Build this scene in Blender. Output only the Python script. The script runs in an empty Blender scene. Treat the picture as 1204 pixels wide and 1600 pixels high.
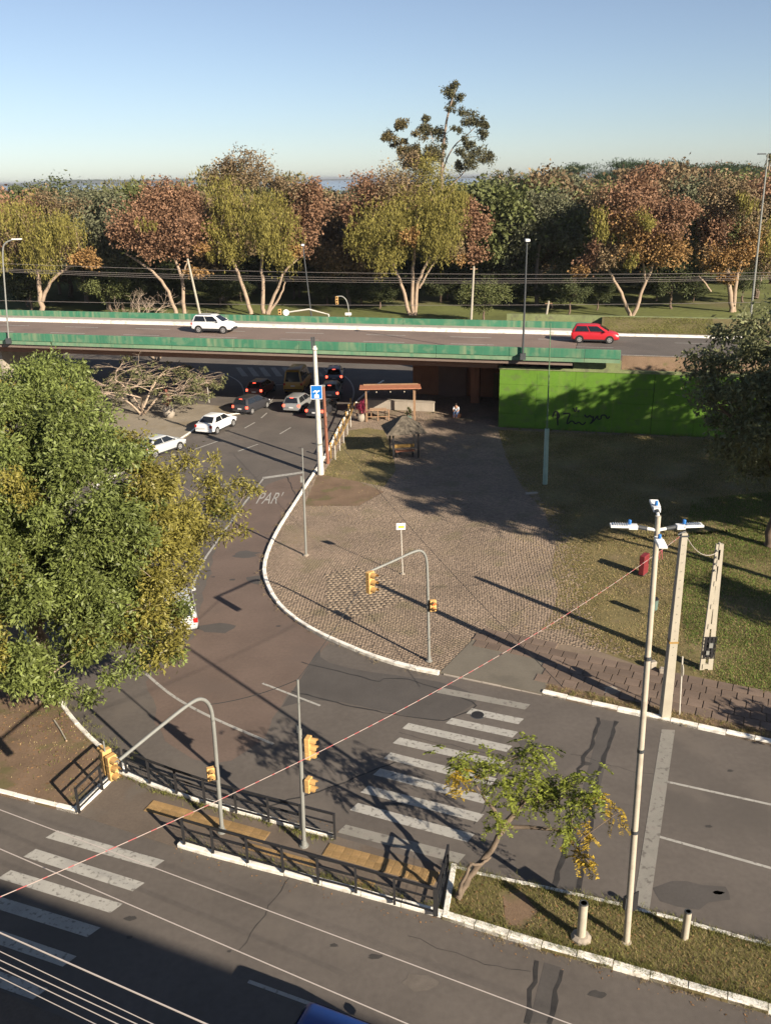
import bpy, bmesh, math, random
import numpy as np
from mathutils import Vector, Matrix

S = bpy.context.scene
COL = S.collection
R_ = math.radians
# ---------------------------------------------------------------- camera
FPX, CX, CY, CAMH = 1380.0, 602.0, 800.0, 20.0
PITCH = math.atan(523.0 / 1380.0)
ROLL = math.atan(0.017)
FW = Vector((0, math.cos(PITCH), -math.sin(PITCH)))
_rt = Vector((1, 0, 0)); _up = _rt.cross(FW)
RT = math.cos(ROLL) * _rt - math.sin(ROLL) * _up
UP = math.cos(ROLL) * _up + math.sin(ROLL) * _rt
CAM = Vector((0, 0, CAMH))
cd = bpy.data.cameras.new('camera')
cam = bpy.data.objects.new('camera', cd); COL.objects.link(cam)
m = Matrix((RT, UP, -FW)).transposed().to_4x4(); m.translation = CAM
cam.matrix_world = m
cd.sensor_fit = 'HORIZONTAL'; cd.sensor_width = 36.0
cd.lens = FPX / 1204.0 * 36.0
cd.clip_start = 0.2; cd.clip_end = 40000
S.camera = cam
# ---------------------------------------------------------------- sky, sun, exposure
SUN_EL, SUN_DIR = 24.0, Vector((0.669, -0.743, 0.0))
world = bpy.data.worlds.new('World'); S.world = world
world.use_nodes = True
wn = world.node_tree.nodes; wl = world.node_tree.links
bg = wn['Background']
sky = wn.new('ShaderNodeTexSky'); sky.sky_type = 'NISHITA'; sky.sun_disc = False
sky.sun_elevation = R_(SUN_EL); sky.sun_rotation = R_(138)
sky.altitude = 0; sky.air_density = 0.8; sky.dust_density = 0.3; sky.ozone_density = 2.0
hs = wn.new('ShaderNodeHueSaturation'); hs.inputs['Saturation'].default_value = 0.8
tn = wn.new('ShaderNodeVectorMath'); tn.operation = 'MULTIPLY'; tn.inputs[1].default_value = (1.0, 1.03, 1.09)
wl.new(sky.outputs[0], hs.inputs['Color']); wl.new(hs.outputs[0], tn.inputs[0]); wl.new(tn.outputs[0], bg.inputs[0]); bg.inputs[1].default_value = 0.05
sd = bpy.data.lights.new('sun', 'SUN'); sd.energy = 5.0; sd.angle = R_(0.5); sd.color = (1.0, 0.87, 0.70)
so = bpy.data.objects.new('sun', sd); COL.objects.link(so)
to_sun = Vector((SUN_DIR.x * math.cos(R_(SUN_EL)), SUN_DIR.y * math.cos(R_(SUN_EL)), math.sin(R_(SUN_EL))))
so.rotation_euler = to_sun.to_track_quat('Z', 'Y').to_euler()
so.location = to_sun * 100
S.view_settings.view_transform = 'Standard'; S.view_settings.look = 'None'
S.view_settings.exposure = 1.12; S.view_settings.gamma = 1.0
S.view_settings.use_curve_mapping = False
S.render.engine = 'CYCLES'
S.cycles.max_bounces = 6; S.cycles.transparent_max_bounces = 8

# ---------------------------------------------------------------- measuring helpers
def ray(x, y): return FW + RT * ((x - CX) / FPX) + UP * ((CY - y) / FPX)
def P(x, y, z=0.0):
    d = ray(x, y); return CAM + d * ((z - CAMH) / d.z)
def PY(x, y, Y):
    d = ray(x, y); return CAM + d * (Y / d.y)
def PL(pts, z=0.0): return [P(x, y, z) for x, y in pts]
U = Vector((0.968, -0.25, 0)); N = Vector((0.25, 0.968, 0))       # along / across the overpass
def D(u, v, z): return U * u + N * v + Vector((0, 0, z))
RD = Vector((0.917, -0.4, 0)).normalized(); RN = Vector((0.4, 0.917, 0)).normalized()   # avenue

# ---------------------------------------------------------------- materials
MATS = {}
def mat(name, col, rough=0.8, var=0.15, scale=3.0, bump=0.0, bscale=30.0, metal=0.0, spec=0.3,
        isl=0.0, obr=0.0, streak=None, trans=0.0, emit=None, wear=None, alpha=None):
    """var: noise tint, isl: random per mesh island, obr: random per object, streak: (colour, amount) vertical
    weathering, wear: (colour, amount, scale) worn patches"""
    if name in MATS: return MATS[name]
    M = bpy.data.materials.new(name); M.use_nodes = True
    nt = M.node_tree; n = nt.nodes; l = nt.links
    b = n['Principled BSDF']; out = n['Material Output']
    b.inputs['Roughness'].default_value = rough; b.inputs['Metallic'].default_value = metal
    b.inputs['Specular IOR Level'].default_value = spec
    tc = n.new('ShaderNodeTexCoord')
    def noise(sc, det=4, vec=None):
        t = n.new('ShaderNodeTexNoise'); t.inputs['Scale'].default_value = sc; t.inputs['Detail'].default_value = det
        l.new(vec or tc.outputs['Object'], t.inputs['Vector']); return t.outputs['Fac']
    rgb = n.new('ShaderNodeRGB'); rgb.outputs[0].default_value = (*col, 1); cur = rgb.outputs[0]
    def mult(cur, fac, lo, hi):
        mr = n.new('ShaderNodeMapRange'); mr.inputs['From Min'].default_value = 0.25; mr.inputs['From Max'].default_value = 0.75
        mr.inputs['To Min'].default_value = lo; mr.inputs['To Max'].default_value = hi; l.new(fac, mr.inputs['Value'])
        mx = n.new('ShaderNodeVectorMath'); mx.operation = 'SCALE'; l.new(cur, mx.inputs[0]); l.new(mr.outputs[0], mx.inputs['Scale'])
        return mx.outputs[0]
    def mixc(cur, col2, fac):
        mx = n.new('ShaderNodeMix'); mx.data_type = 'RGBA'; l.new(fac, mx.inputs['Factor']); l.new(cur, mx.inputs['A'])
        if hasattr(col2, 'is_output'): l.new(col2, mx.inputs['B'])
        else: mx.inputs['B'].default_value = (*col2, 1)
        return mx.outputs['Result']
    def ramp(fac, a, bb, amt=1.0):
        mr = n.new('ShaderNodeMapRange'); mr.inputs['From Min'].default_value = a; mr.inputs['From Max'].default_value = bb
        mr.inputs['To Max'].default_value = amt; l.new(fac, mr.inputs['Value']); return mr.outputs[0]
    if var: cur = mult(cur, noise(scale, 6), 1 - var, 1 + var)
    if var and scale < 20: cur = mult(cur, noise(scale * 14, 3), 1 - var * .6, 1 + var * .6)
    if isl:
        g = n.new('ShaderNodeNewGeometry'); mr = n.new('ShaderNodeMapRange'); l.new(g.outputs['Random Per Island'], mr.inputs['Value'])
        mr.inputs['To Min'].default_value = 1 - isl; mr.inputs['To Max'].default_value = 1 + isl
        mx = n.new('ShaderNodeVectorMath'); mx.operation = 'SCALE'; l.new(cur, mx.inputs[0]); l.new(mr.outputs[0], mx.inputs['Scale']); cur = mx.outputs[0]
    if obr:
        g = n.new('ShaderNodeObjectInfo'); mr = n.new('ShaderNodeMapRange'); l.new(g.outputs['Random'], mr.inputs['Value'])
        mr.inputs['To Min'].default_value = 1 - obr; mr.inputs['To Max'].default_value = 1 + obr
        mx = n.new('ShaderNodeVectorMath'); mx.operation = 'SCALE'; l.new(cur, mx.inputs[0]); l.new(mr.outputs[0], mx.inputs['Scale']); cur = mx.outputs[0]
    if streak:
        mp = n.new('ShaderNodeMapping'); mp.inputs['Scale'].default_value = (1, 1, 0.06); l.new(tc.outputs['Object'], mp.inputs['Vector'])
        f = noise(2.2, 5, mp.outputs[0]); f2 = noise(0.35, 3)
        mm = n.new('ShaderNodeMath'); mm.operation = 'MULTIPLY'; l.new(ramp(f, .45, .68), mm.inputs[0]); l.new(ramp(f2, .35, .6, streak[1]), mm.inputs[1])
        cur = mixc(cur, streak[0], mm.outputs[0])
    if wear:
        for w in (wear if isinstance(wear, list) else [wear]):
            f = noise(w[2], 6); cur = mixc(cur, w[0], ramp(f, .55, .66, w[1]))
    l.new(cur, b.inputs['Base Color'])
    if bump:
        bp = n.new('ShaderNodeBump'); bp.inputs['Strength'].default_value = bump; bp.inputs['Distance'].default_value = 0.02
        l.new(noise(bscale, 5), bp.inputs['Height']); l.new(bp.outputs[0], b.inputs['Normal'])
    if emit:
        b.inputs['Emission Color'].default_value = (*emit[0], 1); b.inputs['Emission Strength'].default_value = emit[1]
    if trans:
        tr = n.new('ShaderNodeBsdfTranslucent'); l.new(cur, tr.inputs['Color'])
        ms = n.new('ShaderNodeMixShader'); ms.inputs[0].default_value = trans
        l.new(b.outputs[0], ms.inputs[1]); l.new(tr.outputs[0], ms.inputs[2]); l.new(ms.outputs[0], out.inputs['Surface'])
    MATS[name] = M; return M

asphalt = mat('asphalt', (0.112, 0.098, 0.087), .9, .16, .35, .5, 60, wear=[((0.092, 0.082, 0.073), .6, .13), ((0.132, 0.115, 0.10), .6, .5)])
asph2 = mat('asphalt_repair', (0.080, 0.073, 0.068), .9, .12, .8, .4, 70, wear=((0.09, 0.083, 0.077), .5, 1.1))
asph3 = mat('asphalt_deck', (0.19, 0.143, 0.118), .9, .10, .3, .3, 60, wear=((0.13, 0.10, 0.085), .5, .2))
tar = mat('tar', (0.035, 0.033, 0.032), .7, .3, 3)
paint = mat('road_paint', (0.36, 0.35, 0.32), .75, .10, 2, .2, 90, wear=[((0.12, 0.11, 0.10), .75, 7.0), ((.3, .29, .27), .6, 1.6)])
paintw = mat('road_paint_worn', (0.23, 0.22, 0.195), .8, .12, 2, .2, 90, wear=[((0.11, 0.10, 0.09), .8, 5.0), ((.22, .2, .18), .7, 2.0)])
kerbw = mat('kerb_white', (0.80, 0.78, 0.72), .85, .06, 2, .4, 40, wear=[((0.34, 0.30, 0.25), .6, 1.9), ((.55, .5, .44), .4, 9)], obr=.06)
kerbg = mat('kerb_grey', (0.30, 0.27, 0.24), .9, .15, 2, .4, 40, obr=.1)
dirt = mat('dirt', (0.17, 0.115, 0.075), .95, .25, .8, .8, 25, wear=((0.10, 0.10, 0.035), .6, .9))
mortar = mat('mortar', (0.19, 0.147, 0.108), .95, .2, .5, .5, 40)
cob = mat('cobble', (0.215, 0.166, 0.125), .9, .24, .3, .3, 30, isl=.16, wear=[((0.23, 0.18, 0.125), .6, .25), ((0.15, 0.13, 0.075), .6, .55)])
sett = mat('sett', (0.235, 0.185, 0.135), .85, .12, 1, .3, 30, isl=.15)
slab = mat('slab', (0.155, 0.115, 0.09), .88, .16, 1.5, .4, 40, obr=.18)
conc = mat('concrete', (0.33, 0.29, 0.24), .9, .14, 1.2, .4, 40, streak=((0.2, .17, .13), .4))
concp = mat('concrete_path', (0.125, 0.10, 0.08), .92, .16, .8, .4, 40, wear=((0.13, .115, .10), .6, .6))
drive = mat('concrete_drive', (0.145, 0.13, 0.105), .92, .13, .8, .4, 40, wear=((0.10, .09, .075), .6, .5))
tact = mat('tactile_yellow', (0.29, 0.19, 0.085), .9, .22, 1.5, .3, 30, obr=.2, wear=((.17, .125, .075), .85, 1.2))
grassm = mat('grass_soil', (0.15, 0.125, 0.055), .95, .3, .4, .8, 30, wear=((0.19, .145, .085), .7, .45))
grassp = mat('park_grass', (0.11, 0.125, 0.035), .95, .35, .08, .6, 8, wear=((0.15, .12, .06), .6, .05))
blade = mat('grass_blade', (0.17, 0.175, 0.05), .8, .3, .5, isl=.4, trans=.3)
bladed = mat('dry_grass_blade', (0.33, 0.255, 0.13), .8, .3, .5, isl=.35, trans=.3)
teal = mat('teal_paint', (0.045, 0.172, 0.102), .75, .12, .6, .2, 20, streak=((0.22, 0.27, 0.16), .9), wear=((.17, .24, .15), .5, 1.1))
tealp = mat('pale_fascia', (0.17, 0.26, 0.16), .8, .15, .8, .2, 20, streak=((0.05, .2, .12), .8))
wallg = mat('green_wall', (0.098, 0.205, 0.02), .8, .14, .3, .25, 12, streak=((0.14, 0.23, 0.04), .6), wear=[((.05, .12, .02), .55, .5), ((.10, .13, .05), .5, 1.7)], obr=.07)
wallc = mat('wall_coping', (0.19, 0.22, 0.10), .9, .2, 1, .3, 30, wear=((.12, .12, .08), .6, 1.5))
russet = mat('abutment_brown', (0.34, 0.15, 0.08), .9, .15, .5, .2, 20, streak=((0.09, .05, .035), .5))  # brown window reflection over the dark underpass, painted into the wall
under = mat('deck_underside', (0.26, 0.14, 0.09), .9, .15, .5)  # same reflected brown put into the underside colour
steel = mat('galvanised', (0.215, 0.22, 0.205), .55, .1, 2, metal=.1)
steelw = mat('white_steel', (0.50, 0.48, 0.43), .55, .08, 2, wear=((.35, .3, .25), .5, 4))
creamp = mat('cream_pole', (0.40, 0.36, 0.29), .6, .12, 2, wear=((.30, .25, .2), .5, 3))
concpole = mat('concrete_pole', (0.36, 0.33, 0.265), .88, .1, 2, .3, 30)
black = mat('black_metal', (0.022, 0.022, 0.024), .5, .1, 3)
darkg = mat('dark_grey_metal', (0.05, 0.055, 0.06), .5, .1, 3)
yellow = mat('signal_yellow', (0.56, 0.345, 0.13), .6, .08, 3)
lensd = mat('signal_lens', (0.03, 0.012, 0.01), .3, 0)
lensr = mat('signal_red_lit', (0.35, 0.05, 0.02), .3, 0, emit=((1, .12, .03), .8))
ledw = mat('luminaire', (0.66, 0.67, 0.66), .4, .05, 5)
ledb = mat('photocell_blue', (0.03, 0.16, 0.45), .4, .05, 5)
blue = mat('sign_blue', (0.01, 0.14, 0.46), .4, .05, 5)
whitep = mat('white_print', (0.8, 0.8, 0.78), .5, .03, 5)
redp = mat('red_plastic', (0.17, 0.025, 0.03), .55, .1, 3)
greenp = mat('green_plastic', (0.10, 0.15, 0.13), .55, .1, 3)
wood = mat('weathered_wood', (0.24, 0.15, 0.09), .85, .2, 4, .3, 30, obr=.12)
roofw = mat('pergola_red', (0.36, 0.15, 0.09), .85, .15, 3, obr=.12)
thatch = mat('thatch', (0.10, 0.085, 0.065), .95, .3, 4, .6, 30, isl=.35)
brownpost = mat('rust_post', (0.22, 0.09, 0.055), .8, .2, 4)
ypost = mat('yellow_post', (0.33, 0.20, 0.06), .75, .15, 4)
wirem = mat('wire_grey', (0.42, 0.38, 0.36), .6, 0)
wired = mat('wire_dark', (0.05, 0.05, 0.05), .6, 0)
redwire = mat('red_tape', (0.36, 0.10, 0.10), .6, 0)
glass = mat('car_glass', (0.012, 0.014, 0.017), .08, 0, spec=.8)
tyre = mat('tyre', (0.018, 0.018, 0.018), .85, 0)
rim = mat('rim', (0.5, 0.5, 0.5), .35, 0, metal=.6)
tail = mat('tail_lens', (0.35, 0.015, 0.012), .3, 0)
taill = mat('tail_lens_lit', (0.5, 0.02, 0.015), .3, 0, emit=((1, .08, .04), 2.5))
headl = mat('head_lens', (0.6, 0.62, 0.64), .15, 0, spec=.8)
trim = mat('car_trim', (0.025, 0.025, 0.027), .6, 0)
plate = mat('number_plate', (0.55, 0.55, 0.55), .5, 0)
bark = mat('bark', (0.13, 0.095, 0.07), .95, .3, 3, .6, 14)
barkp = mat('pale_bark', (0.31, 0.235, 0.17), .9, .18, 1.5, .4, 8, wear=((.24, .17, .12), .6, 1.3))
barkg = mat('grey_bark', (0.235, 0.185, 0.145), .95, .25, 3, .6, 14)
def leafm(name, col, isl=.35): return mat(name, col, .65, .22, .25, isl=isl, trans=.22, spec=.2)
L_big = mat('leaf_broad', (0.155, 0.19, 0.052), .5, .25, .35, isl=.45, trans=.3, spec=.35)
L_bigy = mat('leaf_broad_yellow', (0.205, 0.185, 0.042), .5, .25, .35, isl=.4, trans=.25, spec=.35)  # yellow cast of the window glass put into the leaf colour
L_jac = leafm('leaf_feathery', (0.165, 0.195, 0.03))
L_jacy = leafm('leaf_feathery_yellow', (0.34, 0.24, 0.03))
L_ever = leafm('leaf_evergreen', (0.085, 0.10, 0.042))
L_olive = leafm('leaf_olive', (0.13, 0.135, 0.06))
L_rust = leafm('leaf_rust', (0.24, 0.138, 0.082))
L_orange = leafm('leaf_orange', (0.30, 0.18, 0.07))
L_yg = leafm('leaf_yellow_green', (0.22, 0.195, 0.05))
L_bronze = leafm('leaf_bronze', (0.205, 0.15, 0.085))
L_euc = leafm('leaf_eucalypt', (0.095, 0.090, 0.045))
L_pine = leafm('leaf_pine', (0.040, 0.062, 0.030))
L_palm = leafm('leaf_palm', (0.13, 0.12, 0.055))
L_dark = leafm('leaf_grey_green', (0.135, 0.14, 0.08))
L_mag = leafm('leaf_magenta', (0.34, 0.045, 0.10))
twig = mat('twig', (0.36, 0.28, 0.21), .95, .2, 3)

# ---------------------------------------------------------------- mesh helpers
class MB:
    def __init__(s): s.v = []; s.f = []
    def add(s, vs, fs):
        o = len(s.v); s.v += [tuple(x) for x in vs]; s.f += [tuple(i + o for i in f) for f in fs]
    def box(s, c, sz, rz=0.0, ax=None):
        c = Vector(c); X, Y, Z = ax if ax else (Vector((math.cos(rz), math.sin(rz), 0)), Vector((-math.sin(rz), math.cos(rz), 0)), Vector((0, 0, 1)))
        hx, hy, hz = sz[0] / 2, sz[1] / 2, sz[2] / 2
        vs = [c + X * (a * hx) + Y * (b * hy) + Z * (d * hz) for d in (-1, 1) for a, b in ((-1, -1), (1, -1), (1, 1), (-1, 1))]
        s.add(vs, [(3, 2, 1, 0), (4, 5, 6, 7), (0, 1, 5, 4), (1, 2, 6, 5), (2, 3, 7, 6), (3, 0, 4, 7)])
    def bar(s, a, b, w, h=None, upv=Vector((0, 0, 1))):
        a, b = Vector(a), Vector(b); h = h or w; X = (b - a); L = X.length
        if L < 1e-6: return
        X.normalize(); Y = upv.cross(X)
        if Y.length < 1e-3: Y = Vector((1, 0, 0)).cross(X)
        Y.normalize(); Z = X.cross(Y)
        s.box((a + b) / 2, (L, w, h), ax=(X, Y, Z))
    def tube(s, pts, rad, n=8, cap=True):
        pts = [Vector(p) for p in pts]; k = len(pts)
        if not hasattr(rad, '__len__'): rad = [rad] * k
        ref = None; rings = []; o = len(s.v)
        for i, p in enumerate(pts):
            t = (pts[min(i + 1, k - 1)] - pts[max(i - 1, 0)])
            if t.length < 1e-9: t = Vector((0, 0, 1))
            t.normalize()
            if ref is None:
                ref = Vector((1, 0, 0)) if abs(t.x) < .8 else Vector((0, 1, 0))
            x = (ref - t * ref.dot(t))
            if x.length < 1e-4: x = t.orthogonal()
            x.normalize(); ref = x; y = t.cross(x)
            for j in range(n):
                a = 2 * math.pi * j / n; s.v.append(tuple(p + (x * math.cos(a) + y * math.sin(a)) * rad[i]))
        for i in range(k - 1):
            for j in range(n):
                j2 = (j + 1) % n
                s.f.append((o + i * n + j, o + i * n + j2, o + (i + 1) * n + j2, o + (i + 1) * n + j))
        if cap:
            s.f.append(tuple(o + j for j in reversed(range(n)))); s.f.append(tuple(o + (k - 1) * n + j for j in range(n)))
    def lathe(s, prof, c=(0, 0, 0), n=14):
        c = Vector(c); o = len(s.v); k = len(prof)
        for r, z in prof:
            for j in range(n):
                a = 2 * math.pi * j / n; s.v.append((c.x + r * math.cos(a), c.y + r * math.sin(a), c.z + z))
        for i in range(k - 1):
            for j in range(n):
                j2 = (j + 1) % n; s.f.append((o + i * n + j, o + i * n + j2, o + (i + 1) * n + j2, o + (i + 1) * n + j))
        s.f.append(tuple(o + j for j in reversed(range(n)))); s.f.append(tuple(o + (k - 1) * n + j for j in range(n)))
    def prism(s, poly, z0, z1):
        poly = [Vector((p[0], p[1], 0)) for p in poly]; n = len(poly)
        ar = sum(poly[i].x * poly[(i + 1) % n].y - poly[(i + 1) % n].x * poly[i].y for i in range(n))
        if ar < 0: poly.reverse()
        s.add([(p.x, p.y, z0) for p in poly] + [(p.x, p.y, z1) for p in poly],
              [tuple(reversed(range(n))), tuple(range(n, 2 * n))] + [(i, (i + 1) % n, n + (i + 1) % n, n + i) for i in range(n)])
    def quad(s, a, b, c, d): s.add([a, b, c, d], [(0, 1, 2, 3)])

def link(name, me, material, parent=None):
    o = bpy.data.objects.new(name, me); COL.objects.link(o)
    if material and not me.materials: me.materials.append(material)
    if parent: o.parent = parent
    return o
def part(name, mb, material, parent=None, kind=None, label=None, smooth=None, bevel=0, origin=False):
    me = bpy.data.meshes.new(name)
    off = Vector((0, 0, 0))
    if origin and mb.v:
        off = Vector(np.mean(np.array(mb.v), 0)); mb.v = [tuple(Vector(v) - off) for v in mb.v]
    me.from_pydata(mb.v, [], mb.f); me.update()
    if bevel:
        bm = bmesh.new(); bm.from_mesh(me)
        bmesh.ops.bevel(bm, geom=bm.edges[:], offset=bevel, segments=1, affect='EDGES', clamp_overlap=True)
        bm.to_mesh(me); bm.free()
    if smooth is not None:
        me.polygons.foreach_set('use_smooth', [True] * len(me.polygons)); me.set_sharp_from_angle(angle=R_(smooth))
    o = link(name, me, material, parent); o.location = off
    if kind: o['kind'] = kind
    if label: o['label'] = label
    return o
def thing(name, label, cat, loc=(0, 0, 0), rz=0.0, group=None):
    o = bpy.data.objects.new(name, None); o.empty_display_size = .3; COL.objects.link(o)
    o.location = loc; o.rotation_euler = (0, 0, rz); o['label'] = label; o['category'] = cat
    if group: o['group'] = group
    return o
def tag(o, label, cat, group=None):
    o['label'] = label; o['category'] = cat
    if group: o['group'] = group
    return o
def struct(name, mb, material, **k):
    return part(name, mb, material, kind='structure', **k)
def sgroup(name):
    o = bpy.data.objects.new(name, None); COL.objects.link(o); o['kind'] = 'structure'; return o
def copy_tree(o, parent=None):
    c = o.copy(); COL.objects.link(c); c.parent = parent
    for ch in list(o.children): copy_tree(ch, c)
    return c
def inpoly(X, Y, poly):
    ins = np.zeros(X.shape, bool); n = len(poly); j = n - 1
    for i in range(n):
        xi, yi, xj, yj = poly[i][0], poly[i][1], poly[j][0], poly[j][1]
        c = ((yi > Y) != (yj > Y)) & (X < (xj - xi) * (Y - yi) / (yj - yi + 1e-12) + xi)
        ins ^= c; j = i
    return ins
def npmesh(name, V, F):
    me = bpy.data.meshes.new(name); k = F.shape[1]
    me.vertices.add(len(V)); me.vertices.foreach_set('co', V.astype(np.float32).ravel())
    me.loops.add(F.size); me.loops.foreach_set('vertex_index', F.astype(np.int32).ravel())
    me.polygons.add(len(F)); me.polygons.foreach_set('loop_start', np.arange(0, F.size, k, dtype=np.int32))
    me.update(calc_edges=True); return me
def resample(pts, step):
    pts = [Vector(p) for p in pts]; out = [pts[0]]; acc = 0
    L = sum((pts[i + 1] - pts[i]).length for i in range(len(pts) - 1)); k = max(1, round(L / step)); st = L / k
    i = 0; pos = 0.0; segs = [(pts[i], pts[i + 1], (pts[i + 1] - pts[i]).length) for i in range(len(pts) - 1)]
    for q in range(1, k):
        t = q * st; a = 0
        for p0, p1, l in segs:
            if a + l >= t: out.append(p0.lerp(p1, (t - a) / l)); break
            a += l
    out.append(pts[-1]); return out
def smoothline(pts, it=2):
    pts = [Vector(p) for p in pts]
    for _ in range(it):
        q = [pts[0]]
        for a, b in zip(pts[:-1], pts[1:]): q += [a.lerp(b, .25), a.lerp(b, .75)]
        pts = q + [pts[-1]]
    return pts

# ================================================================= THE GROUND
mb = MB(); mb.prism([(-12500, -3000), (12500, -3000), (12500, 15000), (-12500, 15000)], -1.0, -0.06)
struct('ground', mb, grassp)
road = MB(); road.prism([(-75, -12), (75, -45), (75, 20), (22, 130), (22, 132), (-95, 160), (-95, 20)], -.5, 0.0)
road = struct('road', road, asphalt)
# park lawn behind the overpass, a little above the road
mb = MB(); mb.prism([D(-170, 131, 0), D(-3, 131, 0), D(-3, 92.5, 0), D(120, 92.5, 0), (420, 600), (-520, 600)], -.05, 0.06)
struct('park_lawn', mb, grassp)

def strip(name, a, b, w, material, z=0.004, parent=road):
    a, b = Vector(a), Vector(b); d = (b - a).normalized(); s = Vector((-d.y, d.x, 0)) * w / 2
    mb = MB(); mb.quad(*[(p.x, p.y, z) for p in (a - s, b - s, b + s, a + s)])
    return part(name, mb, material, parent)
def flat(name, pts, material, z=0.004, parent=road):
    mb = MB(); pts = [Vector(p) for p in pts]; n = len(pts)
    ar = sum(pts[i].x * pts[(i + 1) % n].y - pts[(i + 1) % n].x * pts[i].y for i in range(n))
    if ar < 0: pts.reverse()
    mb.add([(p.x, p.y, z) for p in pts], [tuple(range(n))]); return part(name, mb, material, parent)
def ribbon(name, pts, w, material, z=0.004, parent=road, jit=0, seed=0):
    rr = random.Random(seed); pts = [Vector((p[0], p[1], 0)) for p in pts]; mb = MB(); L = []; Rr = []
    for i, p in enumerate(pts):
        d = (pts[min(i + 1, len(pts) - 1)] - pts[max(i - 1, 0)]).normalized(); s = Vector((-d.y, d.x, 0)) * (w / 2)
        L.append(p + s * (1 + rr.uniform(-jit, jit))); Rr.append(p - s * (1 + rr.uniform(-jit, jit)))
    n = len(pts)
    mb.add([(p.x, p.y, z) for p in Rr + L], [(i, i + 1, n + i + 1, n + i) for i in range(n - 1)])
    return part(name, mb, material, parent)

# asphalt repairs, seams and a painted window-reflection tint
flat('asphalt_patch', smoothline(PL([(440, 1105), (500, 1090), (640, 1120), (690, 1128), (735, 1105), (750, 1088), (700, 1068), (640, 1058), (560, 1048), (500, 1032), (500, 1010), (470, 1060), (440, 1105)]), 1)[:-1], asph2, .003)
for k, pts in enumerate([[(470, 1035), (540, 1052), (590, 1066), (600, 1060), (640, 1062), (700, 1082), (745, 1100), (735, 1112), (690, 1127), (640, 1120), (560, 1107), (500, 1092), (455, 1080)],
                         [(936, 1122), (925, 1160), (905, 1200), (880, 1330), (862, 1400)], [(962, 1128), (950, 1165), (935, 1205), (915, 1330), (902, 1405)],
                         [(840, 1502), (832, 1545), (820, 1600)], [(878, 1515), (866, 1560), (856, 1600)],
                         [(448, 745), (520, 900), (545, 1010)], [(620, 1190), (520, 1230), (420, 1260)]]):
    q = resample(PL(pts), .35); rr = random.Random(k); q = [p + Vector((rr.uniform(-.04, .04), rr.uniform(-.04, .04), 0)) for p in q]
    ribbon('tar_seam', q, .06 if k in (0, 5, 6) else .13, tar, .006, jit=.5, seed=k)
warm = mat('asphalt_warm', (0.138, 0.102, 0.084), .9, .14, .5, .4, 60, wear=((0.12, 0.092, 0.078), .7, .35))  # reddish window reflection over the bend, put into the asphalt colour
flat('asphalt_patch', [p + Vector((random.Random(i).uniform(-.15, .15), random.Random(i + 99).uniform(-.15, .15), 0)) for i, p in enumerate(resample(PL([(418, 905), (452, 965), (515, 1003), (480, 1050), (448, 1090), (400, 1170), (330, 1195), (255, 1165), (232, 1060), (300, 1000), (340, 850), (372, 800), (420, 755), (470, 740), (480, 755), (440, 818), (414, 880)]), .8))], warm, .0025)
stn = mat('oil_stain', (0.052, 0.048, 0.045), .75, .2, 3); lts = mat('dust_stain', (0.128, 0.111, 0.096), .95, .2, 3)
rs = random.Random(12)
for i in range(38):
    x_, y_ = rs.choice([(rs.uniform(560, 1180), rs.uniform(1130, 1420)), (rs.uniform(60, 1150), rs.uniform(1320, 1560)), (rs.uniform(310, 480), rs.uniform(690, 1000))]); c_ = P(x_, y_); big = rs.random() < .25; r_ = rs.uniform(.25, .6) if big else rs.uniform(.04, .13); an = rs.uniform(0, 3)
    flat('stain', [c_ + Vector((math.cos(k * .524) * r_ * rs.uniform(.6, 1.2) * 1.8, math.sin(k * .524) * r_ * rs.uniform(.6, 1.2), 0)) for k in range(12)], lts if (big and i % 2) else (stn if not big else asph2), .0045)
for i in range(8):
    x_, y_ = rs.choice([(rs.uniform(520, 1150), rs.uniform(1110, 1400)), (rs.uniform(200, 1000), rs.uniform(1360, 1560)), (rs.uniform(320, 470), rs.uniform(700, 980))]); c_ = P(x_, y_); d_ = (RD if rs.random() < .5 else RN).copy(); q_ = [c_]
    for k in range(rs.randint(8, 20)): q_.append(q_[-1] + d_ * .3 + Vector((rs.uniform(-.1, .1), rs.uniform(-.1, .1), 0)))
    ribbon('crack', q_, .018, tar, .0055, jit=.5, seed=i)
flat('trench_patch', PL([(850, 1504), (876, 1512), (856, 1600), (826, 1600)]), asph2, .003)
flat('trench_patch', PL([(939, 1124), (960, 1128), (915, 1330), (902, 1405), (866, 1398), (885, 1325)]), asph2, .003)

# big crossing on the upper carriageway
TL = [(690.5, 1075), (737, 1107), (705.5, 1122), (638, 1130), (624, 1152.5), (610, 1176), (594, 1201), (575, 1228), (559, 1255), (540, 1289)]
TR = [(828, 1101), (818, 1123.5), (809, 1144), (800, 1166), (788, 1190), (776, 1217), (765, 1245), (756, 1273), (741, 1304), (727, 1336)]
TR[4] = (791, 1190)
for i, (a, b) in enumerate(zip(TL, TR)):
    A, B = P(*a), P(*b); dn = -RN * .44
    flat('crossing_stripe', [A, B, B + dn - RD * .10, A + dn - RD * .10], paintw if i in (0, 9) else paint, .007)
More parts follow.
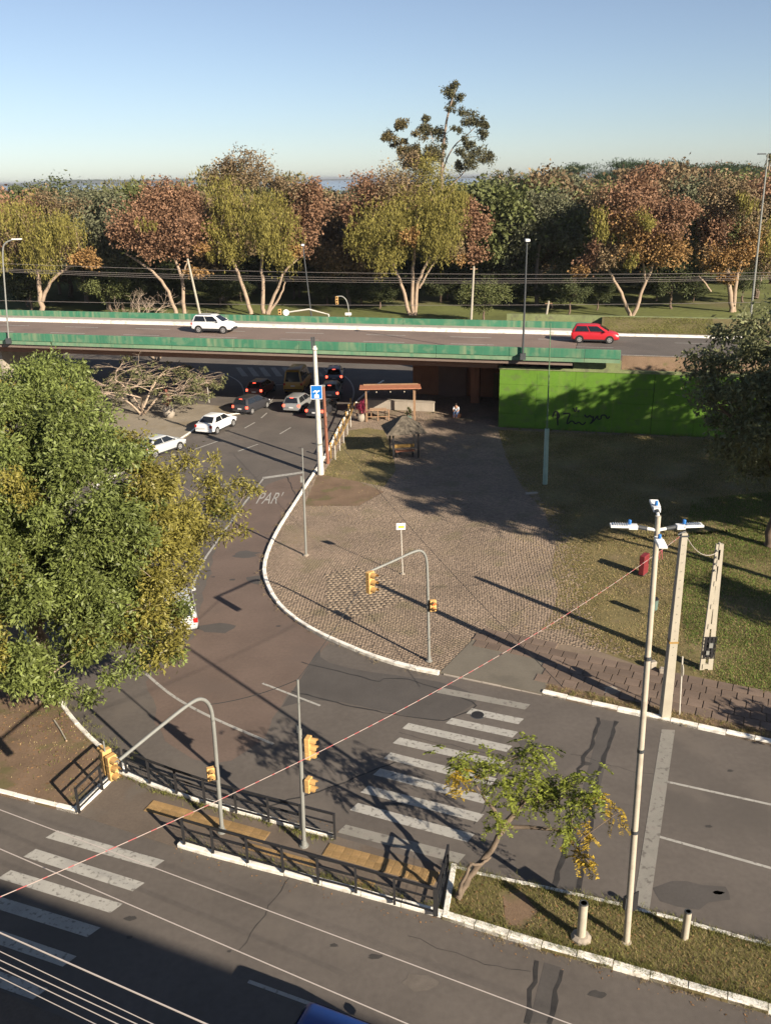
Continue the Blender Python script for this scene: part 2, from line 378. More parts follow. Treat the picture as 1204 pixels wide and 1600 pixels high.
# crossing on the near carriageway
for a, b in [((90, 1298), (257, 1345)), ((56, 1327), (226, 1380)), ((17, 1360), (192, 1413)), ((-25, 1394), (157, 1450)), ((-65, 1432), (120, 1495)), ((-110, 1480), (75, 1545))]:
    A, B = P(*a), P(*b); dn = -RN * .42
    flat('crossing_stripe', [A, B, B + dn - RD * .12, A + dn - RD * .12], paint, .007)
flat('stop_line', PL([(1033, 1140), (1054, 1141), (1014, 1423), (989, 1415)]), paintw, .007)
def line(a, b, w=.11, m_=paint, name='lane_line'): return strip(name, P(*a), P(*b), w, m_, .007)
line((1042, 1222), (1260, 1270)); line((1030, 1308), (1300, 1384))
line((410, 1068), (500, 1103)); line((388, 1534), (503, 1576)); line((600, 1614), (720, 1660))
ribbon('edge_line', smoothline(PL([(228, 1053), (260, 1081), (292, 1102), (340, 1126), (427, 1163)]), 2), .13, paint, .007)
ribbon('edge_line', resample(PL([(412, 747), (385, 782), (356, 822), (322, 870), (305, 905), (292, 945)]), 1), .13, paint, .007)
for a, b in [((304, 702), (341, 689)), ((372, 705), (403, 694)), ((437, 678), (454, 668)), ((280, 735), (312, 726)), ((408, 653), (417, 645)), ((382, 669), (398, 660)), ((420, 631), (428, 620))]:
    line(a, b, .13)
strip('stop_line', P(474, 738), P(411, 747), .42, paint, .007); strip('stop_line', P(386, 751), P(326, 761), .4, paintw, .007)
ribbon('edge_line', smoothline(PL([(527, 580), (545, 592), (553, 607), (552, 622), (541, 640)]), 2), .15, paint, .007)
ribbon('edge_line', smoothline(PL([(320, 578), (352, 584), (375, 596), (382, 612), (380, 625)]), 2), .15, paint, .007)
line((400, 629), (460, 628), .2); line((410, 602), (470, 600), .2)
for x in (368, 386, 404, 422, 440, 486, 504):
    flat('crossing_stripe', PL([(x, 574), (x + 8, 574), (x + 20, 588), (x + 10, 588)]), paintw, .007)
def text(s, size, material, M4, parent=None, name='lettering', extrude=0.0):
    cu = bpy.data.curves.new(name, 'FONT'); cu.body = s; cu.size = size; cu.extrude = extrude; cu.align_x = 'LEFT'
    o = bpy.data.objects.new(name, cu); COL.objects.link(o)
    bpy.context.view_layer.update()
    me = bpy.data.meshes.new_from_object(o); bpy.data.objects.remove(o); bpy.data.curves.remove(cu)
    me.materials.clear(); me.materials.append(material); me.transform(M4)
    r = bpy.data.objects.new(name, me); COL.objects.link(r); r.parent = parent; return r
a = P(398, 787); ex = (P(447, 787) - a); ey = (P(412, 769) - P(402, 787))
M4 = Matrix(((ex.x / 2.55, ey.x / .72, 0, a.x), (ex.y / 2.55, ey.y / .72, 0, a.y), (0, 0, 1, .007), (0, 0, 0, 1)))
text("PAR'", 1.0, paint, M4, road, 'road_lettering')

# ---------------------------------------------------------------- kerbs
def kerb(chain, w, h, material, parent, step=1.0, side=1, gap=.012, seed=0, base=0.0):
    pts = resample(chain, step); rr = random.Random(seed); n = len(pts); nr = []
    for i in range(n):
        d = pts[min(i + 1, n - 1)] - pts[max(i - 1, 0)]; d.z = 0; d.normalize(); nr.append(Vector((-d.y, d.x, 0)) * side)
    for i in range(n - 1):
        a, b = pts[i], pts[i + 1]; d = (b - a).normalized() * gap; hh = h + rr.uniform(-.012, .012); e = rr.uniform(-.008, .008)
        A, B = a + d, b - d; A2, B2 = a + nr[i] * (w + e) + d, b + nr[i + 1] * (w + e) - d
        mb = MB(); z0 = base - .1; ch = .025
        rings = []
        for (p, q) in ((A, A2), (B, B2)):
            t = (q - p); rings += [Vector((p.x, p.y, z0)), Vector((p.x, p.y, base + hh - ch)), Vector((*(p + t * .14).xy, base + hh)), Vector((*(q - t * .10).xy, base + hh)), Vector((q.x, q.y, base + hh - ch)), Vector((q.x, q.y, z0))]
        f = [(i2, i2 + 1, i2 + 7, i2 + 6) for i2 in range(5)] + [(5, 4, 3, 2, 1, 0), (6, 7, 8, 9, 10, 11)]
        if side > 0: f = [tuple(reversed(x)) for x in f]
        mb.add(rings, f); part('kerbstone', mb, material, parent, origin=True)
KERBZ = 0.13
K1 = smoothline(PL([(600, 596), (582, 608), (562, 625), (548, 640), (530, 672), (512, 712), (490, 745), (463, 788), (436, 830), (420, 865), (414, 892), (420, 914), (432, 938), (455, 962), (490, 985), (535, 1006), (590, 1028), (640, 1043), (687, 1052)]), 2)
K2 = PL([(846, 1086), (920, 1103), (1000, 1120), (1100, 1142), (1204, 1165), (1300, 1186), (1420, 1212)])
plaza = sgroup('plaza')
east = [Vector((45, K2[-1].y - 14, 0)), Vector((75, 5, 0)), Vector((75, 58, 0)), D(60, 72.6, 0), D(-8.8, 72.6, 0), D(-8.8, 84, 0), D(-21.5, 86, 0)]
plaza_poly = K1 + [P(690, 1053), P(846, 1086)] + K2 + east
mb = MB(); mb.prism(plaza_poly, -.3, .075); part('plaza_bed', mb, mortar, plaza, 'structure')
kerb(K1, .20, .15, kerbw, plaza, 1.05, -1 if False else -1, seed=1)
kerb(K2, .22, .15, kerbw, plaza, 1.0, 1, seed=2)
kerb([P(692, 1055), P(846, 1087)], .16, .07, kerbg, plaza, .9, 1, seed=3)
# region polygons on the plaza (world xy)
lawn_poly = [p.xy for p in PL([(843, 985), (862, 958), (872, 925), (862, 890), (868, 850), (850, 800), (815, 760), (790, 715), (778, 671)], .1)] + [D(60, 72.5, 0).xy, Vector((75, 58)), Vector((75, 8)), P(1420, 1140, .1).xy, P(1204, 1090, .1).xy, P(1100, 1062, .1).xy, P(1000, 1040, .1).xy, P(930, 1015, .1).xy, P(880, 985, .1).xy]
patch_poly = [p.xy for p in PL([(503, 742), (525, 708), (545, 672), (572, 668), (600, 672), (612, 700), (618, 735), (600, 760), (548, 750)], .1)]
drive_poly = [p.xy for p in PL([(688, 1050), (738, 1000), (800, 1005), (858, 1012), (857, 1062), (848, 1084)], .1)]
dirt_poly = [p.xy for p in PL([(496, 740), (520, 745), (560, 752), (600, 768), (560, 790), (505, 790), (475, 790)], .1)]
sett_c = [p.xy for p in PL([(508, 898), (560, 885), (608, 902), (628, 938), (590, 952), (545, 966), (512, 958)], .1)]
rng = np.random.default_rng(5)
# paving slabs along the kerb
k0 = P(852, 1085); slab_polys = []
slab_bm = []
for v in range(3):
    mb = MB(); rr = random.Random(v); w, h = .565, .565
    c = [(-w / 2 + rr.uniform(0, .012), -h / 2 + rr.uniform(0, .012)), (w / 2 - rr.uniform(0, .012), -h / 2 + rr.uniform(0, .012)), (w / 2 - rr.uniform(0, .012), h / 2 - rr.uniform(0, .012)), (-w / 2 + rr.uniform(0, .012), h / 2)]
    mb.add([(x, y, -.06) for x, y in c] + [(x, y, .050) for x, y in c] + [(x * .97, y * .97, .055) for x, y in c],
           [(0, 1, 5, 4), (1, 2, 6, 5), (2, 3, 7, 6), (3, 0, 4, 7), (4, 5, 9, 8), (5, 6, 10, 9), (6, 7, 11, 10), (7, 4, 8, 11), (8, 9, 10, 11)])
    me = bpy.data.meshes.new('slab'); me.from_pydata(mb.v, [], mb.f); me.materials.append(slab); slab_bm.append(me)
kd = (K2[4] - K2[0]).normalized(); kn = Vector((-kd.y, kd.x, 0))
walk = sgroup('sidewalk')
rr = random.Random(3); ang = math.atan2(kd.y, kd.x)
def addslab(i, j, offx):
    c = K2[0] + kd * (i * .59 + .3 + offx) + kn * (1.08 + j * .59)
    o = bpy.data.objects.new('paving_slab', slab_bm[rr.randrange(3)]); COL.objects.link(o); o.parent = walk
    o.location = (c.x, c.y, .072 + rr.uniform(-.004, .004)); o.rotation_euler = (rr.uniform(-.004, .004), rr.uniform(-.004, .004), ang + rr.choice((0, 0, math.pi)) + rr.uniform(-.015, .015))
for i in range(-1, 26):
    for j in range(5):
        if j == 4 and i > 14: continue
        addslab(i, j, .2 * (j % 2))
for i in range(-7, -1):
    for j in range(3, 6): addslab(i, j, .2 * (j % 2))
for i in range(14, 24):      # a few pale ones on the lawn edge
    mb = MB()
pale = mat('pale_slab', (.38, .30, .22), .9, .12, 2, .3, 40, obr=.1)
slab_zone = [(K2[0] + kd * a + kn * b).xy for a, b in ((-4.0, 2.5), (-4.0, 4.35), (9.6, 4.35), (9.6, 3.75), (15.8, 3.75), (15.8, .78), (-.3, .78), (-.3, 2.5))]
# grass regions as sheets above the bed
def sheet(name, poly, material, z, parent): return flat(name, [Vector((p[0], p[1], 0)) for p in poly], material, z, parent)
lw = sheet('lawn', lawn_poly, grassm, .080, plaza)
sheet('lawn_patch', patch_poly, grassm, .080, plaza)
sheet('bare_earth', dirt_poly, dirt, .084, plaza)
dv = MB(); dv.prism(drive_poly, .02, .105); part('driveway', dv, drive, plaza)
sheet('verge', [(K2[0] + kd * a + kn * b).xy for a, b in ((-.2, .24), (30, .24), (30, .76), (-.2, .76))], dirt, .086, plaza)

def cobbles(poly, size, ang, excl, holes, seed, ztop, h, name, material, gap=.02, rag=0.0, outer=None):
    g = np.random.default_rng(seed); A = np.array([[p[0], p[1]] for p in poly]); c = A.mean(0); r = np.abs(A - c).max() * 1.5
    n = int(2 * r / size); I, J = np.meshgrid(np.arange(-n // 2, n // 2), np.arange(-n // 2, n // 2))
    x = (I + .5 * (J % 2)) * size * 1.12 + g.normal(0, size * .09, I.shape); y = J * size + g.normal(0, size * .09, I.shape)
    y = y + .55 * np.sin(x * .45 + 1.1 * np.sin(y * .25)) ; x = x + .35 * np.sin(y * .38 + 2)
    X = c[0] + x * math.cos(ang) - y * math.sin(ang); Y = c[1] + x * math.sin(ang) + y * math.cos(ang)
    X, Y = X.ravel(), Y.ravel(); jx, jy = g.normal(0, rag, (2, len(X))); ok = inpoly(X + jx, Y + jy, poly) & inpoly(X, Y, outer or poly)
    for e in excl: ok &= ~inpoly(X, Y, e)
    X, Y = X[ok], Y[ok]; k = len(X)
    a = ang + g.normal(0, .16, k); hw = (size * 1.12 - gap) / 2 * g.uniform(.86, 1.04, k); hh = (size - gap) / 2 * g.uniform(.86, 1.04, k)
    zt = ztop + g.normal(0, .003, k); V = np.zeros((k, 8, 3))
    for q, (sx, sy) in enumerate(((-1, -1), (1, -1), (1, 1), (-1, 1))):
        for lv, (sc, zz) in enumerate(((1.0, ztop - h), (.86, 0))):
            px, py = sx * hw * sc, sy * hh * sc
            V[:, lv * 4 + q, 0] = X + px * np.cos(a) - py * np.sin(a); V[:, lv * 4 + q, 1] = Y + px * np.sin(a) + py * np.cos(a)
            V[:, lv * 4 + q, 2] = zz if lv == 0 else zt + g.normal(0, .0015, k)
    F = np.array([(4, 5, 6, 7), (0, 1, 5, 4), (1, 2, 6, 5), (2, 3, 7, 6), (3, 0, 4, 7)])
    Fa = (np.arange(k)[:, None, None] * 8 + F[None]).reshape(-1, 4)
    o = link(name, npmesh(name, V.reshape(-1, 3), Fa), material, plaza); o['kind'] = 'stuff'; return k
cob_poly = [p.xy for p in K1] + [P(690, 1053).xy, P(848, 1084).xy, P(1000, 1119).xy, P(1000, 1036).xy, P(930, 1010).xy, P(905, 960).xy, P(900, 900).xy, P(885, 850).xy, P(860, 800).xy, P(815, 760).xy, P(780, 705).xy, P(770, 660).xy, D(-9, 77, 0).xy, D(-9, 83.8, 0).xy, D(-21, 84, 0).xy]
K1in = [(p.xy) for p in K1]
cobbles(cob_poly, .135, .35, [patch_poly, drive_poly, dirt_poly, sett_c, slab_zone, [(K2[0] + kd * a + kn * b).xy for a, b in ((-.3, -1), (20, -1), (20, .8), (-.3, .8))]], None, 3, .091, .016, 'cobblestones', cob, gap=.012, rag=.45, outer=plaza_poly)
cobbles(sett_c, .23, -.12, [], None, 4, .100, .028, 'setts', sett, .026)

def grass(name, poly, dens, h, w, material, parent, z, seed, excl=(), zf=None, noisy=0):
    g = np.random.default_rng(seed); A = np.array([[p[0], p[1]] for p in poly]); lo, hi = A.min(0), A.max(0)
    k = int((hi - lo).prod() * dens); X = g.uniform(lo[0], hi[0], k); Y = g.uniform(lo[1], hi[1], k); ok = inpoly(X, Y, poly)
    for e in excl: ok &= ~inpoly(X, Y, e)
    if noisy:
        f = np.sin(X * .9 + 1.3 * np.sin(Y * .7)) + np.sin(Y * 1.1 + 1.7 * np.sin(X * .6 + 2)) + g.normal(0, .8, k); ok &= f > -noisy
    X, Y = X[ok], Y[ok]; k = len(X); a = g.uniform(0, 2 * np.pi, k); hh = h * g.uniform(.5, 1.4, k); ww = w * g.uniform(.6, 1.3, k)
    Z = np.full(k, z) if zf is None else zf(X, Y)
    V = np.zeros((k, 3, 3)); ln = g.normal(0, .45, (k, 2)) * hh[:, None]
    V[:, 0] = np.stack([X - np.cos(a) * ww, Y - np.sin(a) * ww, Z], 1); V[:, 1] = np.stack([X + np.cos(a) * ww, Y + np.sin(a) * ww, Z], 1)
    V[:, 2] = np.stack([X + ln[:, 0], Y + ln[:, 1], Z + hh], 1)
    o = link(name, npmesh(name, V.reshape(-1, 3), np.arange(3 * k).reshape(-1, 3)), material, parent); o['kind'] = 'stuff'; return o
lawn_vis = [p for p in lawn_poly[:9]] + [D(9, 72.5, 0).xy, Vector((31, 60)), Vector((22, 30)), P(1204, 1090).xy, P(1100, 1062).xy, P(1000, 1040).xy, P(930, 1015).xy, P(880, 985).xy]
grass('grass', lawn_vis, 230, .065, .015, bladed, plaza, .08, 1, noisy=1.2)
grass('grass', [p for p in lawn_vis if True], 120, .07, .015, blade, plaza, .08, 2, noisy=.2)
grass('grass', [p.xy for p in PL([(1075, 1050), (1060, 900), (1080, 780), (1300, 760), (1400, 1100), (1204, 1085)], .1)], 330, .085, .016, mat('green_blade', (.12, .185, .035), .8, .3, .5, isl=.4, trans=.3), plaza, .08, 77, noisy=1.0)
grass('grass', patch_poly, 110, .06, .02, bladed, plaza, .08, 3, noisy=.8)
grass('grass', patch_poly, 50, .06, .02, blade, plaza, .08, 31, noisy=.1)
fade = [p.xy for p in PL([(795, 985), (800, 900), (790, 830), (862, 830), (880, 900), (872, 980)], .1)]
grass('grass', fade, 25, .05, .022, bladed, plaza, .10, 4, noisy=.1)
grass('grass', [p.xy for p in PL([(495, 745), (480, 790), (455, 850), (500, 880), (560, 850), (640, 800), (600, 760)])], 12, .05, .02, bladed, plaza, .1, 41, noisy=-.5)

# left island (bare earth under the big tree)
KL1 = smoothline(PL([(20, 950), (45, 1010), (60, 1045), (78, 1078), (98, 1112), (125, 1145), (160, 1178), (193, 1203)]), 1)
KL2 = PL([(121, 1273), (60, 1258), (0, 1243), (-120, 1213), (-300, 1170)])
isl = sgroup('tree_island')
isl_poly = KL1 + KL2 + [Vector((-30, 48, 0)), P(0, 900)]
mb = MB(); mb.prism(isl_poly, -.3, .10); part('island_earth', mb, dirt, isl, 'structure')
kerb(KL1, .18, .14, kerbw, isl, .95, 1, seed=5)
kerb(KL2, .18, .14, kerbw, isl, .9, 1 if False else -1, seed=6)
kerb(PL([(193, 1203), (158, 1238), (121, 1273)]), .24, .17, kerbw, isl, 1.1, -1, seed=7)
grass('grass', [p.xy for p in isl_poly], 28, .05, .02, blade, isl, .10, 6, noisy=-.6)
grass('grass', [p.xy for p in isl_poly], 30, .05, .02, bladed, isl, .10, 7, noisy=-.2)
# refuge between the carriageways
ref = sgroup('refuge')
KU = PL([(193, 1206), (245, 1228), (320, 1253), (420, 1280), (525, 1308)])
KD = PL([(277, 1325), (345, 1345), (430, 1366), (500, 1385), (600, 1411), (690, 1436)])
mb = MB(); mb.prism(KU + PL([(600, 1330), (703, 1357)]) + list(reversed(KD)) + PL([(121, 1273)]), -.3, .022); part('refuge_paving', mb, concp, ref, 'structure')
kerb(KU, .16, .15, kerbw, ref, 1.1, -1, seed=8); kerb(KD, .2, .15, kerbw, ref, 1.25, 1, seed=9)
def litter(name, polys, n, material, parent, z, seed, s=.05):
    g = np.random.default_rng(seed); V = []; 
    for poly in polys:
        A = np.array([[q[0], q[1]] for q in poly]); lo, hi = A.min(0), A.max(0); X = g.uniform(lo[0], hi[0], n); Y = g.uniform(lo[1], hi[1], n); ok = inpoly(X, Y, poly); X, Y = X[ok], Y[ok]
        for x, y in zip(X, Y):
            a = g.uniform(0, 6.28); q = s * g.uniform(.5, 1.4); d = np.array([math.cos(a), math.sin(a), 0]) * q; e = np.array([-math.sin(a), math.cos(a), 0]) * q * .5; c = np.array([x, y, z + .008]); V += [c - d, c + e + [0, 0, q * .4 * g.random()], c + d, c - e + [0, 0, q * .4 * g.random()]]
    o = link(name, npmesh(name, np.array(V), np.arange(len(V)).reshape(-1, 4)), material, parent); o['kind'] = 'stuff'
drym = mat('dry_leaf', (.26, .15, .07), .9, .3, 2, isl=.4)
litter('fallen_leaves', [isl_poly], 5200, drym, isl, .10, 1)
def band(chain, w): return [p.xy for p in chain] + [(p + RN * w).xy for p in reversed(chain)]
litter('fallen_leaves', [band(KD, -.5), band(KU, .5), band(PL([(690, 1437), (850, 1487), (1080, 1552), (1204, 1587)]), -.45)], 420, drym, road, .0, 2, .035)
litter('fallen_leaves', [[p.xy for p in PL([(704, 1355), (760, 1370), (860, 1391), (970, 1416), (1204, 1480), (1204, 1587), (960, 1517), (770, 1462), (690, 1437)])]], 900, drym, road, .12, 3, .04)
# tactile tiles
tl_bm = MB(); tl_bm.box((0, 0, .012), (.275, .275, .024))
for a in (-.09, -.03, .03, .09): tl_bm.box((a, 0, .028), (.03, .25, .008))
tme = bpy.data.meshes.new('tactile_tile'); tme.from_pydata(tl_bm.v, [], tl_bm.f); tme.materials.append(tact)
def tiles(a, b, rows, rotn=0):
    a, b = P(*a), P(*b); d = b - a; L = d.length; d.normalize(); nn = Vector((-d.y, d.x, 0)); n_ = int(L / .285)
    for i in range(n_):
        for j in range(rows):
            c = a + d * (i * .285 + .14) - nn * (j * .285 + .14); o = bpy.data.objects.new('tactile_tile', tme); COL.objects.link(o); o.parent = ref
            o.location = (c.x, c.y, .022); o.rotation_euler = (0, 0, math.atan2(d.y, d.x) + rotn)
tiles((240, 1252), (430, 1304), 2); tiles((515, 1319), (690, 1366), 2); tiles((560, 1372), (600, 1383), 2); tiles((385, 1318), (500, 1349), 1, 0)
# grass median
med = sgroup('grass_median')
KM1 = PL([(704, 1355), (760, 1370), (860, 1391), (970, 1416), (1090, 1448), (1204, 1480), (1400, 1538)])
KM2 = PL([(690, 1437), (770, 1462), (850, 1487), (960, 1517), (1080, 1552), (1204, 1587), (1400, 1645)])
med_poly = KM1 + list(reversed(KM2))
mb = MB(); mb.prism(med_poly, -.3, .11); part('median_soil', mb, grassm, med, 'structure')
kerb(KM1, .13, .13, kerbw, med, 1.0, -1, seed=10); kerb(KM2, .24, .15, kerbw, med, .95, 1, seed=11)
kerb(PL([(704, 1355), (690, 1437)]), .18, .16, kerbw, med, 1.0, 1, seed=12)
sheet('bare_earth', [p.xy for p in PL([(785, 1400), (815, 1395), (840, 1425), (815, 1450), (790, 1445)], .1)], dirt, .116, med)
bare = [p.xy for p in PL([(780, 1395), (815, 1390), (838, 1425), (815, 1455), (790, 1450)], .1)]
grass('grass', [p.xy for p in med_poly], 620, .075, .008, blade, med, .11, 8, [bare])
grass('grass', [p.xy for p in med_poly], 420, .07, .008, bladed, med, .11, 9, [bare], noisy=.6)
# near pavement under the camera
mb = MB(); e0, e1 = P(0, 1553), P(110, 1600); dd = (e1 - e0).normalized(); nn = Vector((-dd.y, dd.x, 0))
mb.prism([e0 - dd * 30, e0 + dd * 45, e0 + dd * 45 - nn * 8, e0 - dd * 30 - nn * 8], -.3, .12); nearp = struct('near_pavement', mb, concp)
def tufts(name, chain, off, n, material, parent, z, seed, spread=.10, h=.10):
    g = np.random.default_rng(seed); pts = resample(chain, .25); V = []
    for q in range(n):
        i = g.integers(0, len(pts) - 1); d = (pts[i + 1] - pts[i]).normalized(); s = Vector((-d.y, d.x, 0)); c = pts[i].lerp(pts[i + 1], float(g.random())) + s * float(off + g.normal(0, spread)); k = g.integers(8, 26); rad = g.uniform(.03, .12)
        for j in range(k):
            a = g.uniform(0, 6.28); b = np.array([c.x + g.normal(0, rad), c.y + g.normal(0, rad), z]); w = np.array([math.cos(a), math.sin(a), 0]) * .008; V += [b - w, b + w, b + np.array([g.normal(0, .04), g.normal(0, .04), h * g.uniform(.4, 1.5)])]
    o = link(name, npmesh(name, np.array(V), np.arange(len(V)).reshape(-1, 3)), material, parent); o['kind'] = 'stuff'
tufts('weeds', KM2, .26, 260, blade, med, .11, 1); tufts('weeds', KM1, -.16, 200, blade, med, .11, 2); tufts('weeds', KM2, -.03, 60, bladed, med, .0, 3, .05, .07)
tufts('weeds', K2, .45, 260, bladed, plaza, .08, 4, .2); tufts('weeds', K2, .45, 120, blade, plaza, .08, 5, .2); tufts('weeds', K1, -.25, 160, bladed, plaza, .085, 6, .15, .06); tufts('weeds', KL1, .3, 160, blade, isl, .1, 7, .2); tufts('weeds', KD, .28, 140, blade, ref, .022, 8, .08); tufts('weeds', KU, -.22, 120, blade, ref, .022, 9, .08)
tufts('weeds', [D(-8.6, 72.55, 0), D(30, 72.55, 0)], -.1, 260, blade, plaza, .08, 10, .25, .22)
# far left island with pot
lf = sgroup('left_pavement')
KF = PL([(392, 646), (352, 650), (320, 662), (290, 683), (262, 700), (215, 728), (150, 762)])
mb = MB(); mb.prism(KF + [P(40, 740), P(40, 618), P(230, 625), P(392, 640)], -.3, .09); part('left_paving', mb, mat('left_paving', (.25, .215, .165), .92, .15, .5, .4, 30, wear=((.19, .15, .09), .6, .3)), lf, 'structure')
kerb(KF, .2, .13, kerbw, lf, 1.0, 1 if False else -1, seed=14)
# lake and far shore
mb = MB(); mb.prism([(-9000, 700), (9000, 700), (9000, 9600), (-9000, 9600)], .0, .12)
struct('lake', mb, mat('lake_water', (.22, .28, .34), .25, .1, .004, .3, .2, spec=.5))
mb = MB(); rr = random.Random(9); n = 160; top = []; 
for layer, (Y, hmax) in enumerate(((9000, 60), (9800, 130))):
    o = len(mb.v)
    for i in range(n + 1):
        x = -7000 + 14000 * i / n; h = 6 + .45 * hmax * (.35 + .3 * math.sin(i * .11 + layer * 2) + .2 * math.sin(i * .31 + 1) + .15 * rr.random()) * (1 if layer else .5)
        mb.v += [(x, Y, -1), (x, Y + 120, max(4, h)), (x, Y + 600, -1)]
    for i in range(n):
        b = o + i * 3; mb.f += [(b, b + 3, b + 4, b + 1), (b + 1, b + 4, b + 5, b + 2)]
struct('far_shore', mb, mat('far_hill', (.06, .075, .045), .95, .2, .01))

# ================================================================= OVERPASS
ov = thing('overpass', 'grey road overpass with streaked green concrete parapets crossing the street', 'overpass')
mb = MB(); mb.prism([D(-150, 72.0, 0), D(-2.9, 72.0, 0), D(-2.9, 85.6, 0), D(-150, 85.6, 0)], 5.62, 6.2); part('deck_slab', mb, asph3, ov)
for v in (73.0, 75.6, 78.2, 80.8, 83.4):
    mb = MB(); mb.prism([D(-150, v, 0), D(-9.0, v, 0), D(-9.0, v + .7, 0), D(-150, v + .7, 0)], 5.0, 5.616); part('girder', mb, under, ov)
pan = 6.0; u = -150.0
nP = int((0.8 + 150) / pan)
for side, v0, v1, u1 in (('f', 71.75, 71.99, .8), ('r', 85.62, 85.9, -1.9)):
    k = 0; u = -104.0
    while u < u1 - .2:
        ue = min(u + pan, u1); mb = MB()
        mb.prism([D(u + .012, v0, 0), D(ue - .012, v0, 0), D(ue - .012, v1, 0), D(u + .012, v1, 0)], 6.29, 7.0); part('parapet_panel', mb, teal, ov, bevel=.02)
        mb = MB(); q = .06 if side == 'f' else -.03
        mb.prism([D(u + .012, v0 + q, 0), D(ue - .012, v0 + q, 0), D(ue - .012, v1 - .005, 0), D(u + .012, v1 - .005, 0)], 5.95, 6.285); part('fascia_panel', mb, tealp, ov)
        u = ue
mb = MB(); mb.prism([D(-150, 83.9, 0), D(-2.95, 84.1, 0), D(-2.95, 85.6, 0), D(-150, 85.6, 0)], 6.2, 6.42); part('walkway', mb, conc, ov)
mb = MB(); mb.prism([D(-150, 83.0, 0), D(-2.95, 83.2, 0), D(-2.95, 84.1, 0), D(-150, 83.9, 0)], 6.2, 6.44); part('white_kerb', mb, kerbw, ov)
def dq(u0, u1, v, w, z=6.207): 
    mb = MB(); mb.quad(D(u0, v - w / 2, z), D(u1, v - w / 2, z), D(u1, v + w / 2, z), D(u0, v + w / 2, z)); return mb
for i in range(16):
    part('lane_line', dq(-62.4 + i * 8.0 - .0, -58.6 + i * 8.0, 80.6, .2), paint, ov) if -62.4 + i * 8 < -5 else None
    part('lane_line', dq(-66 + i * 8.0 + 4.3, -66 + i * 8 + 8.1, 77.0, .2), paint, ov) if -66 + i * 8 < -12 else None
for u0 in (-58, -34):
    mb = MB(); mb.prism([D(u0 - .6, 74, 0), D(u0 + .6, 74, 0), D(u0 + .6, 84, 0), D(u0 - .6, 84, 0)], 0, 4.99)
    if u0 == -58: part('pier', mb, conc, ov)
# abutment: recessed walls under the deck, reflected brown put into their colour
ab = thing('abutment', 'dark brown abutment wall under the right end of the overpass', 'wall')
mb = MB(); mb.prism([D(-18.5, 83.2, 0), D(-9.0, 83.2, 0), D(-9.0, 84, 0), D(-18.5, 84, 0)], 0, 4.98); part('wall_face', mb, russet, ab)
mb = MB(); mb.prism([D(-15.9, 82.9, 0), D(-13.2, 82.9, 0), D(-13.2, 83.19, 0), D(-15.9, 83.19, 0)], 0.1, 4.2); part('panel', mb, mat('abut_panel', (.19, .115, .085), .8, .1, 1), ab)
mb = MB(); mb.prism([D(-12.4, 80.5, 0), D(-11.6, 80.5, 0), D(-11.6, 81.3, 0), D(-12.4, 81.3, 0)], 0, 4.98); part('pillar', mb, russet, ab)
mb = MB(); mb.prism([D(-10.6, 82.95, 0), D(-9.3, 82.95, 0), D(-9.3, 83.19, 0), D(-10.6, 83.19, 0)], 0.1, 2.4); part('door', mb, mat('abut_door', (.16, .12, .04), .7, .1, 1), ab)
# green retaining wall and the ramp behind
gw = thing('retaining_wall', 'bright green painted retaining wall with black scrawl holding up the ramp', 'wall')
edges = [-8.8, 3.6, 13.5, 26, 40, 60]
for i in range(len(edges) - 1):
    nc = max(1, round((edges[i + 1] - edges[i]) / 3.1)); du = (edges[i + 1] - edges[i]) / nc
    for c_ in range(nc):
        for q_ in range(4):
            u0_, u1_ = edges[i] + c_ * du + (.02 if c_ == 0 else .006), edges[i] + (c_ + 1) * du - (.02 if c_ == nc - 1 else .006)
            mb = MB(); mb.prism([D(u0_, 72.7, 0), D(u1_, 72.7, 0), D(u1_, 73.1, 0), D(u0_, 73.1, 0)], -.2 if q_ == 0 else q_ * 1.25 + .006, (q_ + 1) * 1.25 - (.006 if q_ < 3 else 0)); part('wall_panel', mb, wallg, gw)
mb = MB(); mb.prism([D(-8.85, 72.66, 0), D(60, 72.66, 0), D(60, 73.14, 0), D(-8.85, 73.14, 0)], 5.003, 5.2); part('coping', mb, wallc, gw)
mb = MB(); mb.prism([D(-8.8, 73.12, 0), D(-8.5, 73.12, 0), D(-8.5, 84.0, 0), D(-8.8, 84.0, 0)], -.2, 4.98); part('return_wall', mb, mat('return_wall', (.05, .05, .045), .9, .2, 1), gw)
mb = MB(); mb.prism([D(-2.85, 72.25, 0), D(1.0, 72.25, 0), D(1.0, 72.64, 0), D(-2.85, 72.64, 0)], 5.3, 5.94); 
mb2 = MB(); mb2.prism([D(-2.85, 72.68, 0), D(.9, 72.68, 0), D(.9, 73.1, 0), D(-2.85, 73.1, 0)], 5.203, 5.94); part('upstand', mb2, wallc, gw)
